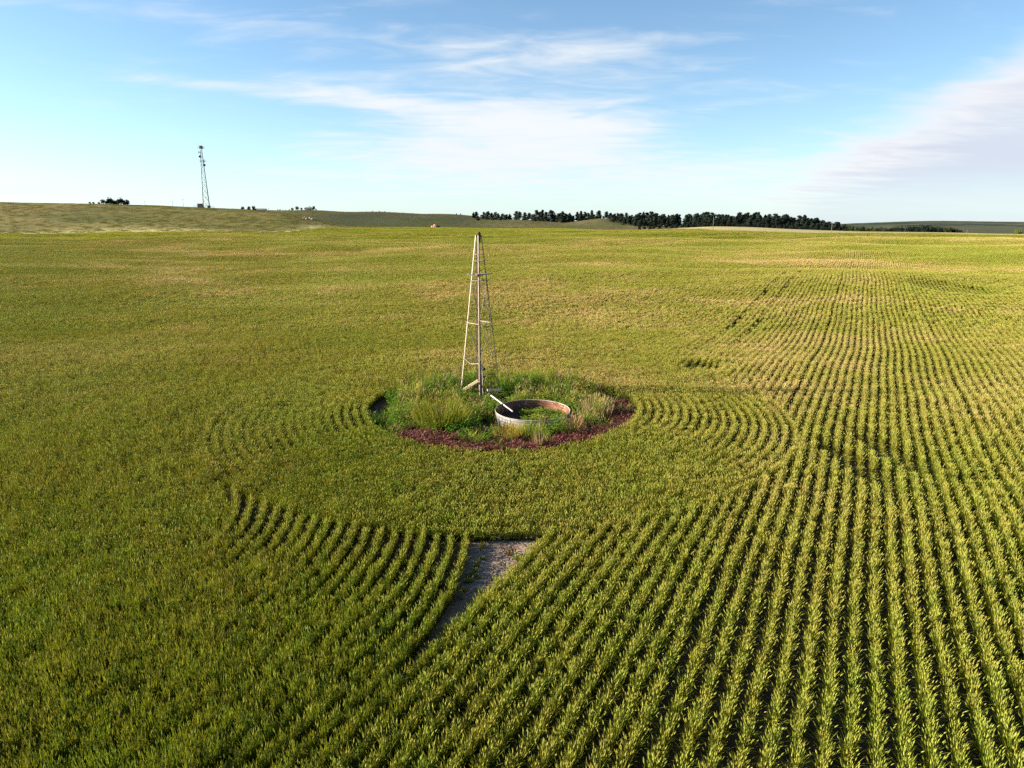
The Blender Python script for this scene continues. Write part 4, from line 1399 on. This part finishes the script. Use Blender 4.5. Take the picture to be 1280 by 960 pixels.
# the open line of pines on the grassy rise (picture columns, top rows, depth)
LINE = [(592, 265.5, 790), (595.5, 264.6, 800), (605, 265, 800), (610, 264.2, 780), (614.5, 266, 790), (619, 265, 785), (623, 268, 830), (628, 267, 840), (633, 268, 850),
        (637, 267.5, 850), (645.5, 264, 820), (649.5, 264.5, 815), (656, 265.5, 800), (661.5, 266, 810), (666, 268, 800), (671, 262.6, 780), (675, 265, 790), (678, 262.2, 775), (682.5, 265, 770),
        (689.5, 262.8, 770), (693.5, 268.5, 780), (699, 266.5, 755), (703, 264.2, 750), (707, 266.8, 752), (712, 266.5, 770), (716, 269.5, 775), (721.5, 264.8, 770), (726, 263.8, 765), (731, 264.8, 770), (735.5, 266, 780),
        (739.5, 262.8, 800), (748.5, 263.2, 810), (741.5, 268, 790), (750, 269, 800), (758, 264.2, 800), (763, 266, 800), (768, 267, 790), (772, 266.2, 780), (776.5, 266.8, 770), (745, 271, 800), (746, 269.5, 805)]
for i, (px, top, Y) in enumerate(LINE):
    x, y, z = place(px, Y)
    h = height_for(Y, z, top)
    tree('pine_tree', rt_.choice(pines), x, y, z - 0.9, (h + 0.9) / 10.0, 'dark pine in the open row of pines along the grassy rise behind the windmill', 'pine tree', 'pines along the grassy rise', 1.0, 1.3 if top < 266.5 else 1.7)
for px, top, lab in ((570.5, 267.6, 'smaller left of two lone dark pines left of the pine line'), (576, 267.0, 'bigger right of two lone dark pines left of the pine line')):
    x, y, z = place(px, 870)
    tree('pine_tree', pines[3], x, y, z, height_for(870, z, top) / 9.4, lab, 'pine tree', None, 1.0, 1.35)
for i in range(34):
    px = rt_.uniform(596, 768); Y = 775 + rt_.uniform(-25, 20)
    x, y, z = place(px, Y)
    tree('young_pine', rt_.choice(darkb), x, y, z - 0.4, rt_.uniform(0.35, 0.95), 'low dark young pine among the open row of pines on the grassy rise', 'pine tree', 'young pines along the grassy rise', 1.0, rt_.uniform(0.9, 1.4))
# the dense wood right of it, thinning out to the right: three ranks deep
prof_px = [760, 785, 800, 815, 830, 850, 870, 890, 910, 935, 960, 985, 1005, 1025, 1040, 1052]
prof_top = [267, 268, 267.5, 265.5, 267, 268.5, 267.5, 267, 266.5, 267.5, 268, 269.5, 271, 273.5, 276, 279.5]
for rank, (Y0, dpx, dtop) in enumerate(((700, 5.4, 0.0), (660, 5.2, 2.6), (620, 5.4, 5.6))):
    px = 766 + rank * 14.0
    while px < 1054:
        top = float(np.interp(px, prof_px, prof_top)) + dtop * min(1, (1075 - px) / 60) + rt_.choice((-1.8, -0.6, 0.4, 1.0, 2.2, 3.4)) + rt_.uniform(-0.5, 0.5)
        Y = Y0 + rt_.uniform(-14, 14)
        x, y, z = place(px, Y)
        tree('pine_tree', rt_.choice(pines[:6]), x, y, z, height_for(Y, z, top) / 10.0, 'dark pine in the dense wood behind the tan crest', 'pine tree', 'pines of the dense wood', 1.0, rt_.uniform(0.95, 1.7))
        px += dpx * rt_.choice((0.35, 0.6, 0.9, 1.2, 1.6))
px = 800
while px < 1060:                                              # bushy young growth closing the foot of the wood
    Y = 560 + rt_.uniform(-15, 15)
    x, y, z = place(px, Y)
    top = float(np.interp(px, [800, 830, 860, 900, 1000, 1060], [281, 279.5, 277.5, 276.5, 280, 284])) + rt_.uniform(-1, 1)
    if True:
        tree('young_tree', rt_.choice(darkb), x, y, z - 0.3, height_for(Y, z, top) / 6.0, 'dark bushy young tree at the foot of the dense pine wood', 'tree', 'young trees at the foot of the wood', 1.0)
    px += rt_.uniform(5.0, 8.5)
# the low grove on the right
px = 1052
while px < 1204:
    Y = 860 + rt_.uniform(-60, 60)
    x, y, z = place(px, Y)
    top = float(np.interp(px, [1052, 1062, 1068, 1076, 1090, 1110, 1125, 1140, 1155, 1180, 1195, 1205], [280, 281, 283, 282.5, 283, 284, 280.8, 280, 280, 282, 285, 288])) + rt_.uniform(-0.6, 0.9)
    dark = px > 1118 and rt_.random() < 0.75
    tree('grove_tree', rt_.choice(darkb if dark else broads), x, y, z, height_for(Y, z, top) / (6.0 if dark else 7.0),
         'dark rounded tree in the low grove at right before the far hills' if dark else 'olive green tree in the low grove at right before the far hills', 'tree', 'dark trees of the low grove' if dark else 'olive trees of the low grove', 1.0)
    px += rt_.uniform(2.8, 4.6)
x, y, z = place(1273, 400)
tree('bush', bushm, x, y, z - 0.2, 0.95, 'bright green bush at the far right edge of the field', 'bush', None, 0.9)
# round trees on the left hill
for px, top, w_, lab in ((129, 248.3, 1.0, 'leftmost of the dark round trees in the clump on the left hill'), (133.5, 250, .8, None), (137.5, 245.6, 1.2, 'tall dark round tree left of the middle of the clump on the left hill'),
                         (142.5, 249.5, 1.0, None), (147, 249.5, 1.0, None), (151.5, 245.8, 1.2, 'tall dark round tree right of the middle of the clump on the left hill'), (155.5, 249.5, 1.0, None), (159, 249, 1.1, 'rightmost of the dark round trees in the clump on the left hill')):
    Y = 478 + rt_.uniform(-3, 3)
    x, y, z = place(px, Y)
    tree('round_tree', rt_.choice(darkb), x, y, z - 0.3, height_for(Y, z, top) / 5.3, lab or 'lower dark round tree inside the clump on the left hill', 'tree', 'dark round trees on the left hill', 1.0)
for px, top, lab in ((112.5, 251.8, 'left one of two low dark bushes left of the round tree clump'), (117, 252.2, 'right one of two low dark bushes left of the round tree clump'), (123.5, 253, 'tiny lone dark bush just left of the round tree clump')):
    x, y, z = place(px, 476)
    tree('bush', darkb[0], x, y, z - 0.2, height_for(476, z, top) / 5.3, lab, 'bush', None, 0.9)
for px, top, Y, lab in ((303.5, 257.2, 500, 'dark round tree on the skyline right of the radio mast'), (311.5, 257.5, 505, 'slim dark tree left of the white farm building'), (318, 257, 505, 'dark tree touching the left end of the white farm building')):
    x, y, z = place(px, Y)
    tree('skyline_tree', darkb[2 if px > 305 else 0], x, y, z - 0.2, height_for(Y, z, top) / 5.3, lab, 'tree', None, 1.0)
for px, top, Y, lab in ((365.5, 259.4, 895, 'small round tree left of the skyline farmhouse trees'), (371.5, 257.6, 900, 'big dark round tree at the left of the skyline farmhouse'), (377, 259.2, 890, 'low dark tree directly left of the skyline farmhouse'),
                        (382, 259, 915, 'dark tree behind the left end of the skyline farmhouse'), (387, 257.8, 915, 'dark tree behind the right end of the skyline farmhouse'), (392, 257.3, 900, 'tall slim dark tree right of the skyline farmhouse'), (395, 260.5, 895, 'low bush at the right end of the skyline farmhouse trees')):
    x, y, z = place(px, Y)
    tree('skyline_tree', darkb[1 if px < 390 else 2], x, y, z - 0.2, height_for(Y, z, top) / 5.3, lab, 'tree', None, 1.0)
for px in (341, 347.5, 350, 354, 357, 361.5):
    x, y, z = place(px, 900)
    tree('shrub', darkb[2], x, y, z - 0.1, rt_.uniform(0.22, 0.42), 'small dark shrub on the skyline between the two farm buildings', 'shrub', 'skyline shrubs between the farm buildings', 1.0)
for px in (466, 474, 481):
    x, y, z = place(px, 890)
    tree('shrub', darkb[0], x, y, z - 0.1, 0.3, 'tiny dark shrub on the skyline left of the lone pines', 'shrub', 'skyline shrubs left of the lone pines', 1.0)
